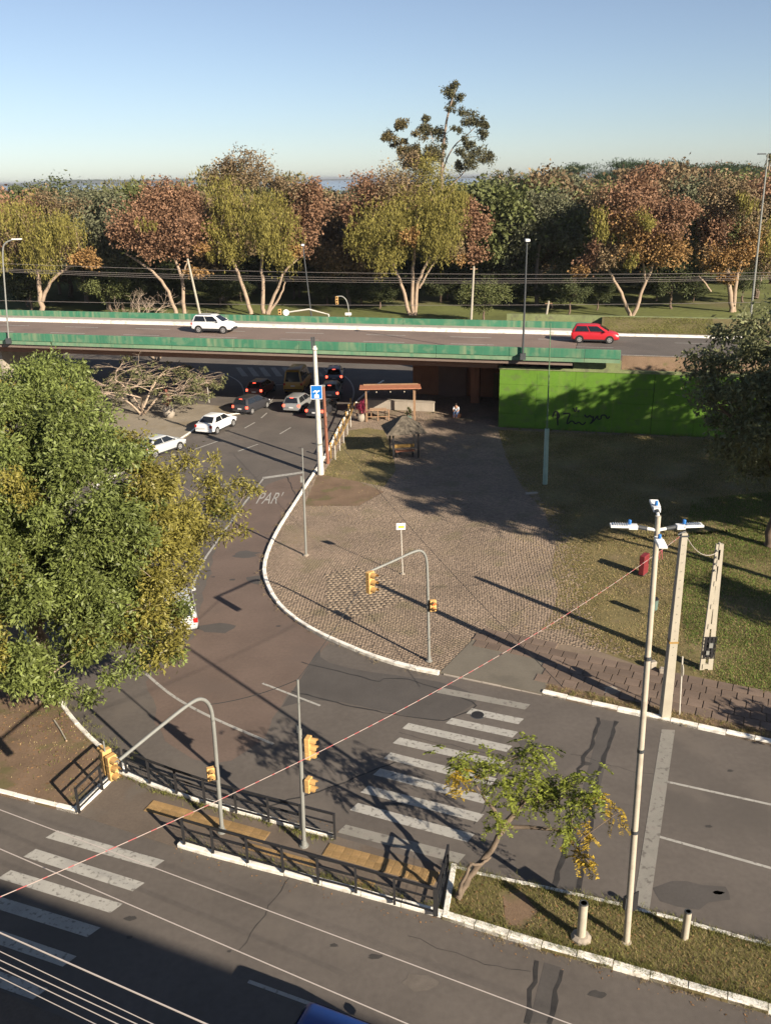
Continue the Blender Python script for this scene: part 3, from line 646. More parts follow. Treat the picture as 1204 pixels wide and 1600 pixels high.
# scrawl on the wall: loose spray strokes
def scrawl(strokes, x0, x1, y0, y1):
    mb = MB()
    for st in strokes:
        pts = []
        for (x, y) in st:
            u_ = x0 + (x1 - x0) * x; d = ray(u_, y0 + (y1 - y0) * y); t = 72.645 / d.dot(N); p = CAM + d * t; pts.append(p)
        pts = smoothline(pts, 2); 
        for a_, b_ in zip(pts[:-1], pts[1:]):
            t_ = (b_ - a_).normalized(); s_ = N.cross(t_).normalized() * .06; mb.quad(a_ - s_, b_ - s_, b_ + s_, a_ + s_)
    return part('scrawl', mb, black, gw)
scrawl([[(0, .45), (.03, .1), (.10, .15), (.12, .5), (.06, .55)], [(.08, .2), (.09, .95)], [(.18, .25), (.32, .2), (.27, .5), (.24, .95), (.34, .6), (.40, .9), (.46, .7), (.52, .95), (.58, .75)],
        [(.36, -.1), (.40, .15)], [(.42, -.15), (.42, .1)], [(.47, .0), (.44, .15)], [(.56, .3), (.60, .5), (.66, .3), (.68, .5), (.72, .35), (.70, .7), (.64, .9), (.74, .6), (.80, .3), (.78, .6), (.86, .55), (.84, .35), (.93, .3), (.96, .6), (1, .4)]], 863, 952, 640, 666)
# ramp body
mb = MB(); mb.prism([D(-2.85, 73.9, 0), D(90, 73.9, 0), D(90, 91.0, 0), D(-2.85, 91.0, 0)], -.3, 6.19); struct('ramp_road', mb, asphalt)
ramp = bpy.data.objects['ramp_road']
mb = MB(); mb.prism([D(-8.48, 73.15, 0), D(-2.88, 73.15, 0), D(-2.88, 84, 0), D(-8.48, 84, 0)], -.3, 4.97); part('ramp_fill', mb, conc, ramp)
part('lane_line', dq(-4.2, .2, 77.3, .12, 6.197), paint, ramp); part('lane_line', dq(5.3, 9.4, 80.5, .12, 6.197), paint, ramp); part('lane_line', dq(5.0, 40, 74.15, .18, 6.197), paint, ramp); part('lane_line', dq(0.9, 5.0, 74.15, .18, 6.197), paint, ramp)
mb = MB(); mb.prism([D(-2.85, 83.3, 0), D(90, 84.2, 0), D(90, 84.7, 0), D(-2.85, 83.8, 0)], 6.19, 6.36); part('white_kerb', mb, kerbw, ramp)
# banks
def bank(name, v0, z0, v1, z1, u0, u1, material, tilt=0):
    mb = MB(); n_ = 24
    rr = random.Random(5)
    for i in range(n_ + 1):
        u_ = u0 + (u1 - u0) * i / n_
        for j in range(5):
            t = j / 4; mb.v.append(tuple(D(u_, v0 + (v1 - v0) * t, z0 + (z1 - z0) * t + (rr.uniform(-.03, .05) if 0 < j < 4 else 0))))
    for i in range(n_):
        for j in range(4):
            b = i * 5 + j; mb.f.append((b, b + 5, b + 6, b + 1))
    return part(name, mb, material, ramp, 'structure', smooth=60)
bank('grass_bank', 73.1, 5.18, 73.95, 6.21, .95, 60, dirt)
mb = MB(); mb.prism([D(-2.85, 73.12, 0), D(.94, 73.12, 0), D(.94, 73.9, 0), D(-2.85, 73.9, 0)], -.3, 6.186); part('ramp_edge', mb, asphalt, ramp)
bank('grass_bank', 84.5, 6.3, 88.6, 7.15, -1.0, 60, grassm)
grass('grass', [D(-.8, 84.6, 0).xy, D(9, 84.6, 0).xy, D(9, 88.5, 0).xy, D(-.8, 88.5, 0).xy], 220, .07, .03, blade, ramp, 0, 12, zf=lambda X, Y: 6.32 + ((X * N.x + Y * N.y) - 84.5) / 4.1 * .85)
grass('grass', [D(1.2, 73.15, 0).xy, D(9, 73.15, 0).xy, D(9, 74.0, 0).xy, D(1.2, 74.0, 0).xy], 300, .07, .03, bladed, ramp, 0, 13, zf=lambda X, Y: 5.2 + ((X * N.x + Y * N.y) - 73.1) / .9 * 1.02)
bw = thing('back_wall', 'low mossy green concrete wall behind the overpass parapet', 'wall')
mb = MB(); mb.prism([D(-10.2, 88.7, 0), D(60, 88.7, 0), D(60, 89.0, 0), D(-10.2, 89.0, 0)], -.2, 7.2); part('wall_face', mb, wallc, bw)

# unseen building added behind the camera, roof height set to shade the near lane
bd = thing('apartment_building', 'plain cream apartment building behind the viewpoint shading the near lane', 'building')
def BD(a, n_, z): return RD * a + RN * n_ + Vector((0, 0, z))
BH = 16.6
mb = MB(); mb.prism([BD(-45, -14, 0), BD(45, -14, 0), BD(45, -1.2, 0), BD(-45, -1.2, 0)], 0, BH); part('wall', mb, mat('cream_render', (.55, .5, .42), .9, .1, 1), bd)  # body of the added unseen building
mb = MB(); mb.prism([BD(-45.3, -14.3, 0), BD(45.3, -14.3, 0), BD(45.3, -.9, 0), BD(-45.3, -.9, 0)], BH + .002, BH + .3); part('roof', mb, conc, bd)  # roof slab of the added unseen building
for fl in range(5):
    for i in range(-14, 15):
        mb = MB(); mb.prism([BD(i * 3 - .7, -1.195, 0), BD(i * 3 + .7, -1.195, 0), BD(i * 3 + .7, -1.15, 0), BD(i * 3 - .7, -1.15, 0)], fl * 3.2 + 1.1, fl * 3.2 + 2.5); part('window', mb, glass, bd)  # windows of the added unseen building
# ================================================================= POLES, LAMPS, SIGNALS
def up_to(b, tx, ty):
    """top point above base b seen at pixel tx,ty (same distance along the view axis)"""
    return PY(tx, ty, b.y)
# floodlight pole on the grass median
b = P(978, 1472, .11); t = up_to(b, 1028, 806); t0 = thing('street_lamp', 'tall cream steel pole with four white floodlights on crossed arms at the top', 'street lamp', b)
q = t - b
mb = MB(); mb.tube([Vector((0, 0, 0)), q * .35, q * .7, q], [.095, .085, .075, .062], 12); part('pole', mb, creamp, t0, smooth=40)
mb = MB(); mb.lathe([(.14, 0), (.14, .02), (.1, .03)], n=12); part('base_plate', mb, creamp, t0)
for f in (.30, .50, .71):
    mb = MB(); c = q * f; mb.tube([c - Vector((0, 0, .05)), c + Vector((0, 0, .05))], .098 if f < .5 else .09, 12); part('clamp', mb, darkg, t0)
def lum(dirv, L, zc, name='lamp_arm', drop=.0):
    dirv = Vector(dirv).normalized(); s = q + Vector((0, 0, zc)); e = s + dirv * L * .72 + Vector((0, 0, .07))
    mb = MB(); mb.tube([s, s.lerp(e, .6), e], .038, 8); a = part(name, mb, ledw, t0, smooth=40)
    mb = MB(); c0 = s.lerp(e, .5); c1 = s.lerp(e, .95); mb.tube([c0, c1], .052, 8); part('arm_sleeve', mb, darkg, a)
    hd = MB(); side = Vector((-dirv.y, dirv.x, 0)); o_ = e; upz = Vector((0, 0, 1))
    hd.box(o_ + dirv * .09, (.20, .16, .10), ax=(dirv, side, upz)); hd.box(o_ + dirv * .38 + upz * .02, (.44, .20, .055), ax=(dirv, side, upz))
    for k in range(7): hd.box(o_ + dirv * (.22 + k * .052) + upz * .055, (.014, .17, .03), ax=(dirv, side, upz))
    l_ = part('luminaire', hd, ledw, t0, bevel=.012)
    pc = MB(); pc.lathe([(.035, 0), (.04, .02), (.04, .08), (.03, .10)], o_ + dirv * .17 + upz * .065, 10); part('photocell', pc, ledb, l_)
lum((-1, .12, 0), .62, -.35); lum((1, .05, 0), .62, -.35); lum((.15, 1, 0), .30, -.02); lum((-.1, -1, 0), .22, -.55)
# sign seen edge-on on that pole
c = q * .085
mb = MB(); mb.box(c + Vector((.13, .10, .22)), (.36, .03, .62), .55); part('sign_plate', mb, black, t0, label='dark back of a traffic sign low on the pole')
mb = MB(); mb.box(c + Vector((-.10, .02, .30)), (.10, .10, .40), .55); part('control_box', mb, darkg, t0)
# concrete utility pole
b = P(1038, 1119, .1); t = up_to(b, 1068, 832); u0_ = thing('utility_pole', 'square tapered concrete utility pole beside the kerb and the thin white sign post', 'utility pole', b); q2 = t - b
def taper(q, w0, w1, mb=None):
    mb = mb or MB(); a = [Vector((sx * w0, sy * w0, 0)) for sx, sy in ((-1, -1), (1, -1), (1, 1), (-1, 1))]; c = [q + Vector((sx * w1, sy * w1, 0)) for sx, sy in ((-1, -1), (1, -1), (1, 1), (-1, 1))]
    mb.add(a + c, [(3, 2, 1, 0), (4, 5, 6, 7), (0, 1, 5, 4), (1, 2, 6, 5), (2, 3, 7, 6), (3, 0, 4, 7)]); return mb
part('pole', taper(q2, .185, .115), concpole, u0_, bevel=.02)
mb = MB(); c = q2 * .43; mb.box(c, (.345, .345, .07)); part('yellow_band', mb, ypost, u0_)
mb = MB()
for k in range(14): mb.tube([q2 * (.36 + k * .045) + Vector((0, -.16, 0)), q2 * (.36 + k * .045) + Vector((0, -.163, 0))], .015, 6)
part('bolt_holes', mb, darkg, u0_)
mb = MB(); mb.box(q2 - Vector((0, 0, .1)), (.3, .3, .05)); mb.tube([q2 + Vector((-.25, -.1, -.05)), q2 + Vector((.05, 0, .05))], .03, 6); part('bracket', mb, darkg, u0_)
CONC_TOP = b + q2
# H-shaped slotted pole with the equipment cage
b = P(1102, 1046, .1); t = up_to(b, 1124, 850); s0 = thing('slotted_pole', 'pale slotted concrete pole on the lawn with a dark cage near its foot', 'utility pole', b); q3 = t - b
mb = MB()
for sx in (-1, 1):
    w0, w1 = .23, .085
    mb.bar(Vector((sx * (w0 - .055), 0, 0)), q3 + Vector((sx * (w1 - .035), 0, 0)), .20, .11, Vector((0, 1, 0)))
part('leg', mb, concpole, s0)
for f in (.03, .36, .52, .70, .86, .985):
    mb = MB(); w = .23 + (.085 - .23) * f; mb.box(q3 * f, (2 * w - .10, .16, .28 if f > .8 else .22)); part('web', mb, concpole, s0)
cg = MB()
for z in np.linspace(.62, 1.62, 7): cg.box(Vector((.02, -.13, z)), (.47, .03, .03))
for x in (-.22, -.08, .08, .24): cg.box(Vector((x, -.132, 1.12)), (.03, .032, 1.05))
cg.box(Vector((.02, -.06, 1.12)), (.40, .10, .95)); part('cage', cg, black, s0)
mb = MB(); mb.box(Vector((.02, -.17, 1.25)), (.16, .05, .22)); mb.box(Vector((-.08, -.17, .9)), (.13, .05, .18)); part('meter', mb, steel, s0)
mb = MB()
for k in range(4): mb.tube([q3 * (.80 + k * .05) + Vector((-.09, -.10, 0)), q3 * (.80 + k * .05) + Vector((-.15, -.12, .08))], .03, 6)
part('insulator', mb, steel, s0)
SLOT_TOP = b + q3
# thin white sign post seen edge on
b = P(1061, 1117, .1); t = up_to(b, 1066, 1026); sp = thing('sign_post', 'thin white sign post seen edge on at the sidewalk next to the concrete pole', 'sign post', b)
mb = MB(); mb.tube([Vector((0, 0, 0)), t - b], .028, 8); part('post', mb, steelw, sp)
mb = MB(); mb.lathe([(.0, -.012), (.24, -.012), (.24, .012), (.0, .012)], n=20); pl = part('sign_face', mb, steelw, sp); pl.rotation_euler = (R_(90), 0, R_(83)); pl.location = (t - b) * .78 + Vector((0, -.04, 0))
# signals
def signal_head(parent, c, face, n=3, lit=None, sc=1.0, tilt=0.0, visor=True):
    """yellow signal head hanging with its centre at c (parent coordinates), facing the direction `face`"""
    F_ = Vector(face); F_.z = 0; F_.normalize(); Sd = Vector((-F_.y, F_.x, 0)); Z = Vector((0, 0, 1)); hgt = .31 * n * sc
    mb = MB(); 
    for k in range(n): mb.box(c + Z * ((k - (n - 1) / 2) * .31 * sc), (.20 * sc, .33 * sc, .30 * sc), ax=(F_, Sd, Z))
    h = part('signal_head', mb, yellow, parent, bevel=.015)
    for k in range(n):
        cc = c + F_ * (.10 * sc) + Z * ((k - (n - 1) / 2) * .31 * sc)
        mb = MB(); mb.tube([cc + F_ * .002, cc + F_ * .02], .105 * sc, 12); part('lens', mb, lensr if lit == k else lensd, h)
        if visor:
            mb = MB(); ns = 9; A = []; B = []
            for j in range(ns):
                a = R_(-20 + 220 * j / (ns - 1)); r = Sd * math.cos(a) + Z * math.sin(a); A.append(cc + r * .125 * sc); B.append(cc + r * .125 * sc + F_ * (.26 * sc) * (1 if 0 < j < ns - 1 else .75))
            A2 = [x + (x - cc).normalized() * .008 for x in A]; B2 = [x + (x - cc - F_ * .2).normalized() * .008 for x in B]
            mb.add(A + B, [(i, i + 1, ns + i + 1, ns + i) for i in range(ns - 1)]); mb.add(A2 + B2, [(ns + i, ns + i + 1, i + 1, i) for i in range(ns - 1)]); part('visor', mb, yellow, h)
    return h
# A: on the plaza corner
b = P(670, 1033, .1); t = up_to(b, 667, 868); tip = P(577, 893, 5.35)
A_ = thing('traffic_light', 'traffic light on the plaza corner with a curved grey arm over the kerb', 'traffic light', b); q = t - b
def arm_path(q, tipv, bend=.9, hump=.35):
    d = tipv - q; dh = Vector((d.x, d.y, 0)); return [Vector((0, 0, 0)), q * .5, q * .88, q + dh * .02 + Vector((0, 0, 0)), q + dh * .10 + Vector((0, 0, hump * .8)), q + dh * .22 + Vector((0, 0, hump)), q + dh * .4 + d * Vector((0, 0, 1)).dot(Vector((0, 0, .2))) + Vector((0, 0, hump * .6)), tipv]
def mast(root, q, tipv, r=.065, hump=.4):
    p = smoothline(arm_path(q, tipv, hump=hump), 2); rad = [r + (.7 * r - r) * i / (len(p) - 1) for i in range(len(p))]
    mb = MB(); mb.tube(p, rad, 10); part('mast', mb, steel, root, smooth=50)
    mb = MB(); mb.lathe([(.15, 0), (.15, .03), (r + .03, .05), (r + .02, .22)], n=10); part('base_plate', mb, steel, root)
mast(A_, q, tip - b)
signal_head(A_, tip - b + Vector((.02, -.10, -.42)), (.75, -.65, 0), 3); mb = MB(); mb.tube([tip - b, tip - b + Vector((-.05, .02, -.42))], .05, 8); part('hanger', mb, darkg, A_)
z = 2.75; signal_head(A_, q * (z / q.z) + Vector((.20, -.06, 0)), (.25, -.95, 0), 2, lit=1, sc=.85)
mb = MB(); mb.box(q * (z / q.z) + Vector((.03, .01, 0)), (.06, .16, .5)); part('bracket', mb, black, A_)
A_TIP = tip
# B: on the refuge
b = P(347, 1300, .02); t = up_to(b, 331, 1100); tip = P(186, 1188, 5.0)
B_ = thing('traffic_light', 'traffic light on the refuge with a long curved grey arm reaching left', 'traffic light', b); q = t - b
mast(B_, q, tip - b, .07, .5)
v = tip - b
signal_head(B_, v + Vector((-.24, .05, -.26)), (.75, -.65, 0), 3, sc=.85); signal_head(B_, v + Vector((-.42, .22, -.18)), (-.7, .7, 0), 3, sc=.85)
mb = MB(); mb.tube([v, v + Vector((-.40, .10, -.15))], .055, 8); mb.tube([v + Vector((-.4, .12, .2)), v + Vector((-.4, .12, .55))], .022, 6); part('hanger', mb, steel, B_)
z = 2.35; signal_head(B_, q * (z / q.z) + Vector((-.20, -.06, 0)), (.35, -.93, 0), 2, sc=.75)
mb = MB(); mb.box(q * (z / q.z) + Vector((-.03, .01, 0)), (.06, .16, .5)); part('bracket', mb, black, B_)
B_TOP = b + smoothline(arm_path(q, tip - b, hump=.5), 2)[14]
# C: straight signal mast on the refuge
b = P(475, 1322, .02); t = up_to(b, 465, 1062)
C_ = thing('traffic_light', 'straight traffic light mast on the refuge with two yellow heads one above the other', 'traffic light', b); q = t - b
mb = MB(); mb.tube([Vector((0, 0, 0)), q * .72], .065, 10); mb.tube([q * .70, q], .035, 8); part('mast', mb, steel, C_, smooth=40)
mb = MB(); mb.lathe([(.15, 0), (.15, .03), (.1, .05), (.085, .22)], n=10); part('base_plate', mb, steel, C_)
signal_head(C_, q * .60 + Vector((.25, -.03, .08)), (.95, -.3, 0), 3, sc=.82); signal_head(C_, q * .385 + Vector((.22, -.05, .05)), (.9, -.42, 0), 2, sc=.8)
for f in (.68, .53, .42): 
    mb = MB(); mb.box(q * f + Vector((.06, 0, 0)), (.16, .06, .05)); part('bracket', mb, black, C_)
mb = MB(); mb.tube([q * .70 + Vector((-.06, 0, 0)), q * .70 + Vector((-.06, 0, .25))], .05, 8); part('cap', mb, darkg, C_)
C_TOP = b + q
# thin post on the plaza kerb
b = P(478, 868, .1); t = up_to(b, 472, 700); th = thing('thin_post', 'thin tall grey steel post standing on the cobbles by the curve', 'post', b); q = t - b
mb = MB(); mb.tube([Vector((0, 0, 0)), q * .72], .06, 8); mb.tube([q * .7, q], .03, 8); part('post', mb, steel, th)
mb = MB(); mb.lathe([(.16, 0), (.16, .05), (.09, .08)], n=8); part('footing', mb, conc, th)
mb = MB(); mb.box(q * .72 + Vector((-.10, 0, 0)), (.12, .1, .35)); part('box', mb, steel, th)
# white pole with camera and blue sign
b = P(501, 741, .1); t = up_to(b, 491, 540); wp = thing('camera_pole', 'white concrete pole carrying a blue sign and a camera on top', 'pole', b); q = t - b
mb = MB(); mb.tube([Vector((0, 0, 0)), q * .5, q], [.24, .185, .13], 12); part('pole', mb, steelw, wp, smooth=40)
mb = MB(); mb.lathe([(.13, 0), (.20, .05), (.20, .16), (.13, .22)], q * .965, 10); part('camera_dome', mb, steelw, wp, smooth=40)
mb = MB(); mb.tube([q, q + Vector((0, 0, .6))], .05, 6); mb.box(q + Vector((-.15, -.03, .2)), (.14, .14, .75)); part('antenna', mb, darkg, wp)
c = q * ((P(0, 0, 1) - P(0, 0, 1)).length + .655) + Vector((0, -.20, 0))
mb = MB(); mb.box(c, (.80, .03, .98)); sg = part('sign_board', mb, blue, wp)
mb = MB()
for a_, s_ in (((0, .475), (.78, .03)), ((0, -.475), (.78, .03)), ((-.385, 0), (.03, .92)), ((.385, 0), (.03, .92))): mb.box(c + Vector((a_[0], -.019, a_[1])), (s_[0], .006, s_[1]))
mb.box(c + Vector((-.02, -.019, .06)), (.26, .006, .11), ax=(Vector((.96, 0, -.28)), Vector((0, 1, 0)), Vector((.28, 0, .96)))); mb.box(c + Vector((.17, -.019, .10)), (.12, .006, .07)); mb.box(c + Vector((0, -.019, -.06)), (.05, .006, .16)); mb.box(c + Vector((0, -.019, -.28)), (.30, .006, .24))
mb.box(c + Vector((-.19, -.0195, .03)), (.09, .006, .06))
part('pictogram', mb, whitep, sg)
mb = MB(); mb.tube([q * .24 + Vector((-.02, 0, 0)), q * .24 + Vector((-.02, 0, .12))], .235, 12); part('band', mb, steel, wp)
# rust-brown post beside it
b = P(512, 724, .1); t = up_to(b, 505, 603); bp_ = thing('wooden_post', 'rust brown wooden post right of the white camera pole', 'post', b); q = t - b
mb = MB(); mb.tube([Vector((0, 0, 0)), q], [.13, .10], 8); part('post', mb, brownpost, bp_); mb = MB(); mb.box(q + Vector((0, 0, .03)), (.26, .2, .1)); part('cap', mb, steel, bp_)
# notice on a thin stem
b = P(629, 897, .1); t = up_to(b, 626, 820); ns_ = thing('notice_sign', 'small white and yellow notice on a thin white stem in the cobbles', 'sign', b); q = t - b
mb = MB(); mb.tube([Vector((0, 0, 0)), q], .025, 8); part('stem', mb, steelw, ns_); mb = MB(); mb.lathe([(.13, 0), (.13, .03), (.05, .05)], n=8); part('footing', mb, conc, ns_)
mb = MB(); mb.box(q + Vector((0, -.03, -.08)), (.48, .02, .36), .1); bo = part('board', mb, whitep, ns_); mb = MB(); mb.box(q + Vector((.02, -.045, -.10)), (.32, .006, .14), .1); part('print', mb, mat('print_yellow', (.62, .52, .06), .6, .1, 20), bo)
# painted pole against the green wall
b = P(851, 757, .05); t = up_to(b, 860, 505); gp = thing('painted_pole', 'thin pole with a pale green painted foot in front of the green wall', 'pole', b); q = t - b
mb = MB(); mb.tube([Vector((0, 0, 0)), q * .36], [.17, .15], 10); part('painted_foot', mb, mat('pale_green_paint', (.30, .42, .36), .7, .15, 2), gp); mb = MB(); mb.tube([q * .36, q * .62, q], [.06, .04, .025], 8); part('shaft', mb, mat('green_grey_shaft', (.10, .16, .09), .7, .1, 2), gp)

# bollards on the median
for (bx, by), ht, r, lab in (((907, 1466), 1.25, .125, 'thick beige bollard set in a rough concrete collar on the median'), ((1069, 1466), .95, .10, 'shorter thin beige bollard at the kerb of the median')):
    b = P(bx, by, .11); o = thing('bollard', lab, 'bollard', b, 0, 'bollards on the grass median')
    mb = MB(); mb.tube([(0, 0, 0), (0, 0, ht)], r, 14, cap=True); part('shaft', mb, creamp, o, smooth=40)
    mb = MB(); mb.lathe([(r * 1.02, ht - .02), (r * .98, ht + .01), (r * .72, ht + .012), (r * .70, ht - .0)], n=14); part('rim', mb, darkg, o)
    if r > .11: mb = MB(); mb.lathe([(.30, -.02), (.28, .06), (.20, .11), (.14, .12)], n=9); part('collar', mb, conc, o)
# railings
def railing(label, posts, ends=True, h=1.0, lean=None, loop=False):
    b0 = Vector(posts[0]); o = thing('railing', label, 'railing', b0, 0, 'black railings round the refuge'); L = [Vector(p) - b0 for p in posts]; Z = Vector((0, 0, 1))
    for p in L:
        mb = MB(); mb.box(p + Z * (h / 2), (.075, .075, h)); part('post', mb, black, o)
    for a, c in zip(L[:-1], L[1:]):
        for z, w in ((h - .025, .065), (h * .62, .045), (h * .16, .045)):
            mb = MB(); d = (c - a).normalized() * .04; mb.bar(a + d + Z * z, c - d + Z * z, w * .9, w); part('rail', mb, black, o)
        mb = MB(); n_ = 7
        for k in range(1, n_):
            f = k / n_; p = a.lerp(c, f); mb.bar(p + Z * (h * .18), p + Z * (h * .60), .005)
        for k in (1.5, 3.5): mb.bar(a + Z * (h * (.18 + .085 * k)), c + Z * (h * (.18 + .085 * k)), .005)
        w_ = part('wire_mesh', mb, darkg, o); w_['kind'] = 'stuff'
    return o
railing('long black railing along the near kerb of the refuge', [P(x, y, .15) for x, y in ((288, 1319), (333, 1333), (387, 1348), (442, 1363), (497, 1380), (556, 1395), (616, 1413), (678, 1431))])
railing('short black railing closing the right end of the refuge', [P(x, y, .15) for x, y in ((682, 1431), (699, 1361))], h=.98)
railing('black railing along the far kerb of the refuge under the curved arm', [P(x, y, .15) for x, y in ((198, 1208), (234, 1224), (276, 1240), (320, 1255), (369, 1270), (420, 1284), (470, 1297), (523, 1311))])
railing('short black railing on the edge of the tree island left of the refuge', [P(x, y, .17) for x, y in ((124, 1270), (160, 1234), (190, 1206))])
# yellow posts along the plaza kerb
pts = [(517, 716), (524, 702), (530, 690), (536, 677), (541, 665), (545, 653), (548, 643)]
prev = None
for i, (x, y) in enumerate(pts):
    b = P(x, y, .1); o = thing('yellow_post', ['yellow kerb post nearest to the rust brown post', 'yellow kerb post, second from the brown post', 'yellow kerb post, third from the brown post', 'middle one of the yellow kerb posts', 'yellow kerb post, third from the pergola', 'yellow kerb post, second from the pergola', 'yellow kerb post closest to the pergola'][i], 'post', b, 0, 'yellow posts along the kerb')
    mb = MB(); mb.tube([(0, 0, 0), (0, 0, 1.1)], .06, 8); part('post', mb, ypost, o); mb = MB(); mb.lathe([(.10, 1.13), (.10, 1.2), (.04, 1.26)], n=8); part('cap', mb, ypost, o)
b0 = P(517, 716, .1); o = thing('guard_rail', 'low dark brown rail running behind the yellow kerb posts', 'railing', b0); L = [P(x + 7, y + 2, .1) - b0 for x, y in pts]; Z = Vector((0, 0, 1))
for a, c in zip(L[:-1], L[1:]):
    mb = MB(); mb.bar(a + Z * 1.05, c + Z * 1.05, .05, .09); part('rail', mb, ypost, o)
for a in L:
    mb = MB(); mb.box(a + Z * .55, (.05, .05, 1.1)); part('post', mb, steelw, o)
# litter bins and odd things
b = P(1004, 898, .1); o = thing('red_locker', 'small dark red cabinet standing on the dry lawn', 'cabinet', b, .9)
mb = MB(); mb.box((0, 0, .62), (.62, .30, 1.1)); part('body', mb, redp, o, bevel=.03); mb = MB(); mb.box((0, 0, .06), (.5, .24, .12)); part('plinth', mb, darkg, o); mb = MB(); mb.box((.0, -.155, .7), (.5, .012, .7)); part('door', mb, redp, o, bevel=.004); mb = MB(); mb.box((.18, -.17, .7), (.03, .03, .16)); part('handle', mb, black, o)
b = P(1019, 963, .1); o = thing('litter_bin', 'grey green litter bin on a post on the lawn', 'litter bin', b)
mb = MB(); mb.lathe([(.14, .35), (.19, .40), (.20, .92), (.20, .95), (.17, .95), (.16, .6)], n=14); part('basket', mb, greenp, o, smooth=40); mb = MB(); mb.tube([(-.20, .05, 0), (-.20, .05, 1.05)], .03, 8); part('post', mb, darkg, o); mb = MB(); mb.lathe([(.205, .90), (.215, .92), (.205, .96)], n=14); part('rim', mb, black, o)
def rock(name, label, b, sz, seed, material=conc, rz=0):
    rr = random.Random(seed); bm = bmesh.new(); bmesh.ops.create_cube(bm, size=1.0); bmesh.ops.bevel(bm, geom=bm.edges[:], offset=.12, segments=1, affect='EDGES')
    for v in bm.verts: v.co = Vector((v.co.x * sz[0], v.co.y * sz[1], (v.co.z + .5) * sz[2])) * (1 + rr.uniform(-.08, .08))
    me = bpy.data.meshes.new(name); bm.to_mesh(me); bm.free(); o = link(name, me, material); o.location = b; o.rotation_euler = (0, 0, rz); return tag(o, label, 'stone')
rock('concrete_block', 'rough concrete block left of the pair by the concrete pole', P(1018, 1044, .07), (.30, .26, .34), 1, conc, .3); rock('concrete_block', 'squat concrete block touching the sidewalk near the concrete pole', P(1036, 1052, .07), (.36, .28, .24), 2, conc, -.3)
rock('loose_slab', 'loose pale slab lying in the shade before the green wall', P(830, 772, .07), (.8, .35, .10), 3, conc, .2)
def manhole(x, y, r, z, label, material):
    o = thing('manhole', label, 'manhole', P(x, y, z)); mb = MB(); mb.lathe([(r, -.03), (r, .006), (r * .84, .006), (r * .84, .002)], n=20); part('frame', mb, steel if material is not black else darkg, o); mb = MB(); mb.lathe([(r * .83, -.03), (r * .83, .009)], n=20)
    for k in range(-3, 4):
        hw = math.sqrt(max(0, (r * .75) ** 2 - (k * r * .22) ** 2)); mb.box((0, k * r * .22, .011), (2 * hw, r * .07, .008))
    part('lid', mb, material, o)
manhole(746, 1117, .30, 0, 'dark round manhole between the crossing stripes', black); manhole(955, 1079, .36, .115, 'pale round manhole set into the sidewalk slabs', conc)
# ---------------------------------------------------------------- pergola, planters, hut, person
b = P(612, 658, .1); o = thing('pergola', 'red brown slatted pergola with benches at the edge of the underpass', 'pergola', b); Wd, Dp, Ht = 4.6, 1.9, 2.75
for x in (-Wd / 2 + .1, Wd / 2 - .3):
    for y in (0, Dp):
        mb = MB(); mb.box((x, y, Ht / 2), (.14, .14, Ht)); part('post', mb, wood, o)
for y in (0, Dp):
    mb = MB(); mb.box((-.05, y, Ht + .07), (Wd + .2, .08, .16)); part('beam', mb, wood, o)
for i in range(11):
    mb = MB(); mb.box((-.1, -.35 + i * .245, Ht + .20 - i * .02), (Wd + .7, .20, .05)); part('slat', mb, roofw, o)
for x in (-1.3, -.1, 1.1):
    mb = MB(); mb.lathe([(.03, Ht - .22), (.06, Ht - .16), (.02, Ht - .02)], (x, .04, 0), 8); part('bulb', mb, creamp, o)
mb = MB(); mb.box((-1.2, .3, .95), (2.0, .06, .07)); mb.box((-1.2, .3, .35), (2.0, .06, .07)); [mb.box((-2.15 + k * .95, .3, .5), (.09, .09, 1.0)) for k in range(3)]; part('balustrade', mb, wood, o)
for k in range(6):
    mb = MB(); mb.box((-1.2, .75 + k * .17, .78), (1.5, .13, .04)); part('table_slat', mb, mat('pale_wood', (.36, .25, .17), .85, .2, 4, .3, 30), o)
mb = MB(); [mb.box((x, 1.15, .38), (.08, .8, .76)) for x in (-1.8, -.6)]; part('table_leg', mb, wood, o)
cl = None
b2 = P(655, 640, .1)
lowp = thing('low_wall', 'low pale concrete wall catching the sun behind the pergola', 'wall', D(-18.2, 76.8, .075), math.atan2(-.25, .968))
mb = MB(); mb.box((0, 0, .42), (6.2, .5, .84)); part('wall_body', mb, conc, lowp, bevel=.03); mb = MB(); mb.box((0, 0, .87), (6.3, .56, .06)); part('coping', mb, conc, lowp)
def plantleaf(mb, base, n, L, spread, rr, w=.05):
    for k in range(n):
        a = rr.uniform(0, 6.28); e = rr.uniform(.25, 1.3); d = Vector((math.cos(a) * math.cos(e) * spread, math.sin(a) * math.cos(e) * spread, math.sin(e))); l = L * rr.uniform(.6, 1.1); s = Vector((-math.sin(a), math.cos(a), 0)) * w
        p0 = Vector(base); p1 = p0 + d * l * .55; p2 = p0 + d * l + Vector((0, 0, -.25 * l * (1.3 - e))); mb.add([p0 - s * .3, p0 + s * .3, p1 + s, p1 - s, p2], [(0, 1, 2, 3), (3, 2, 4)])
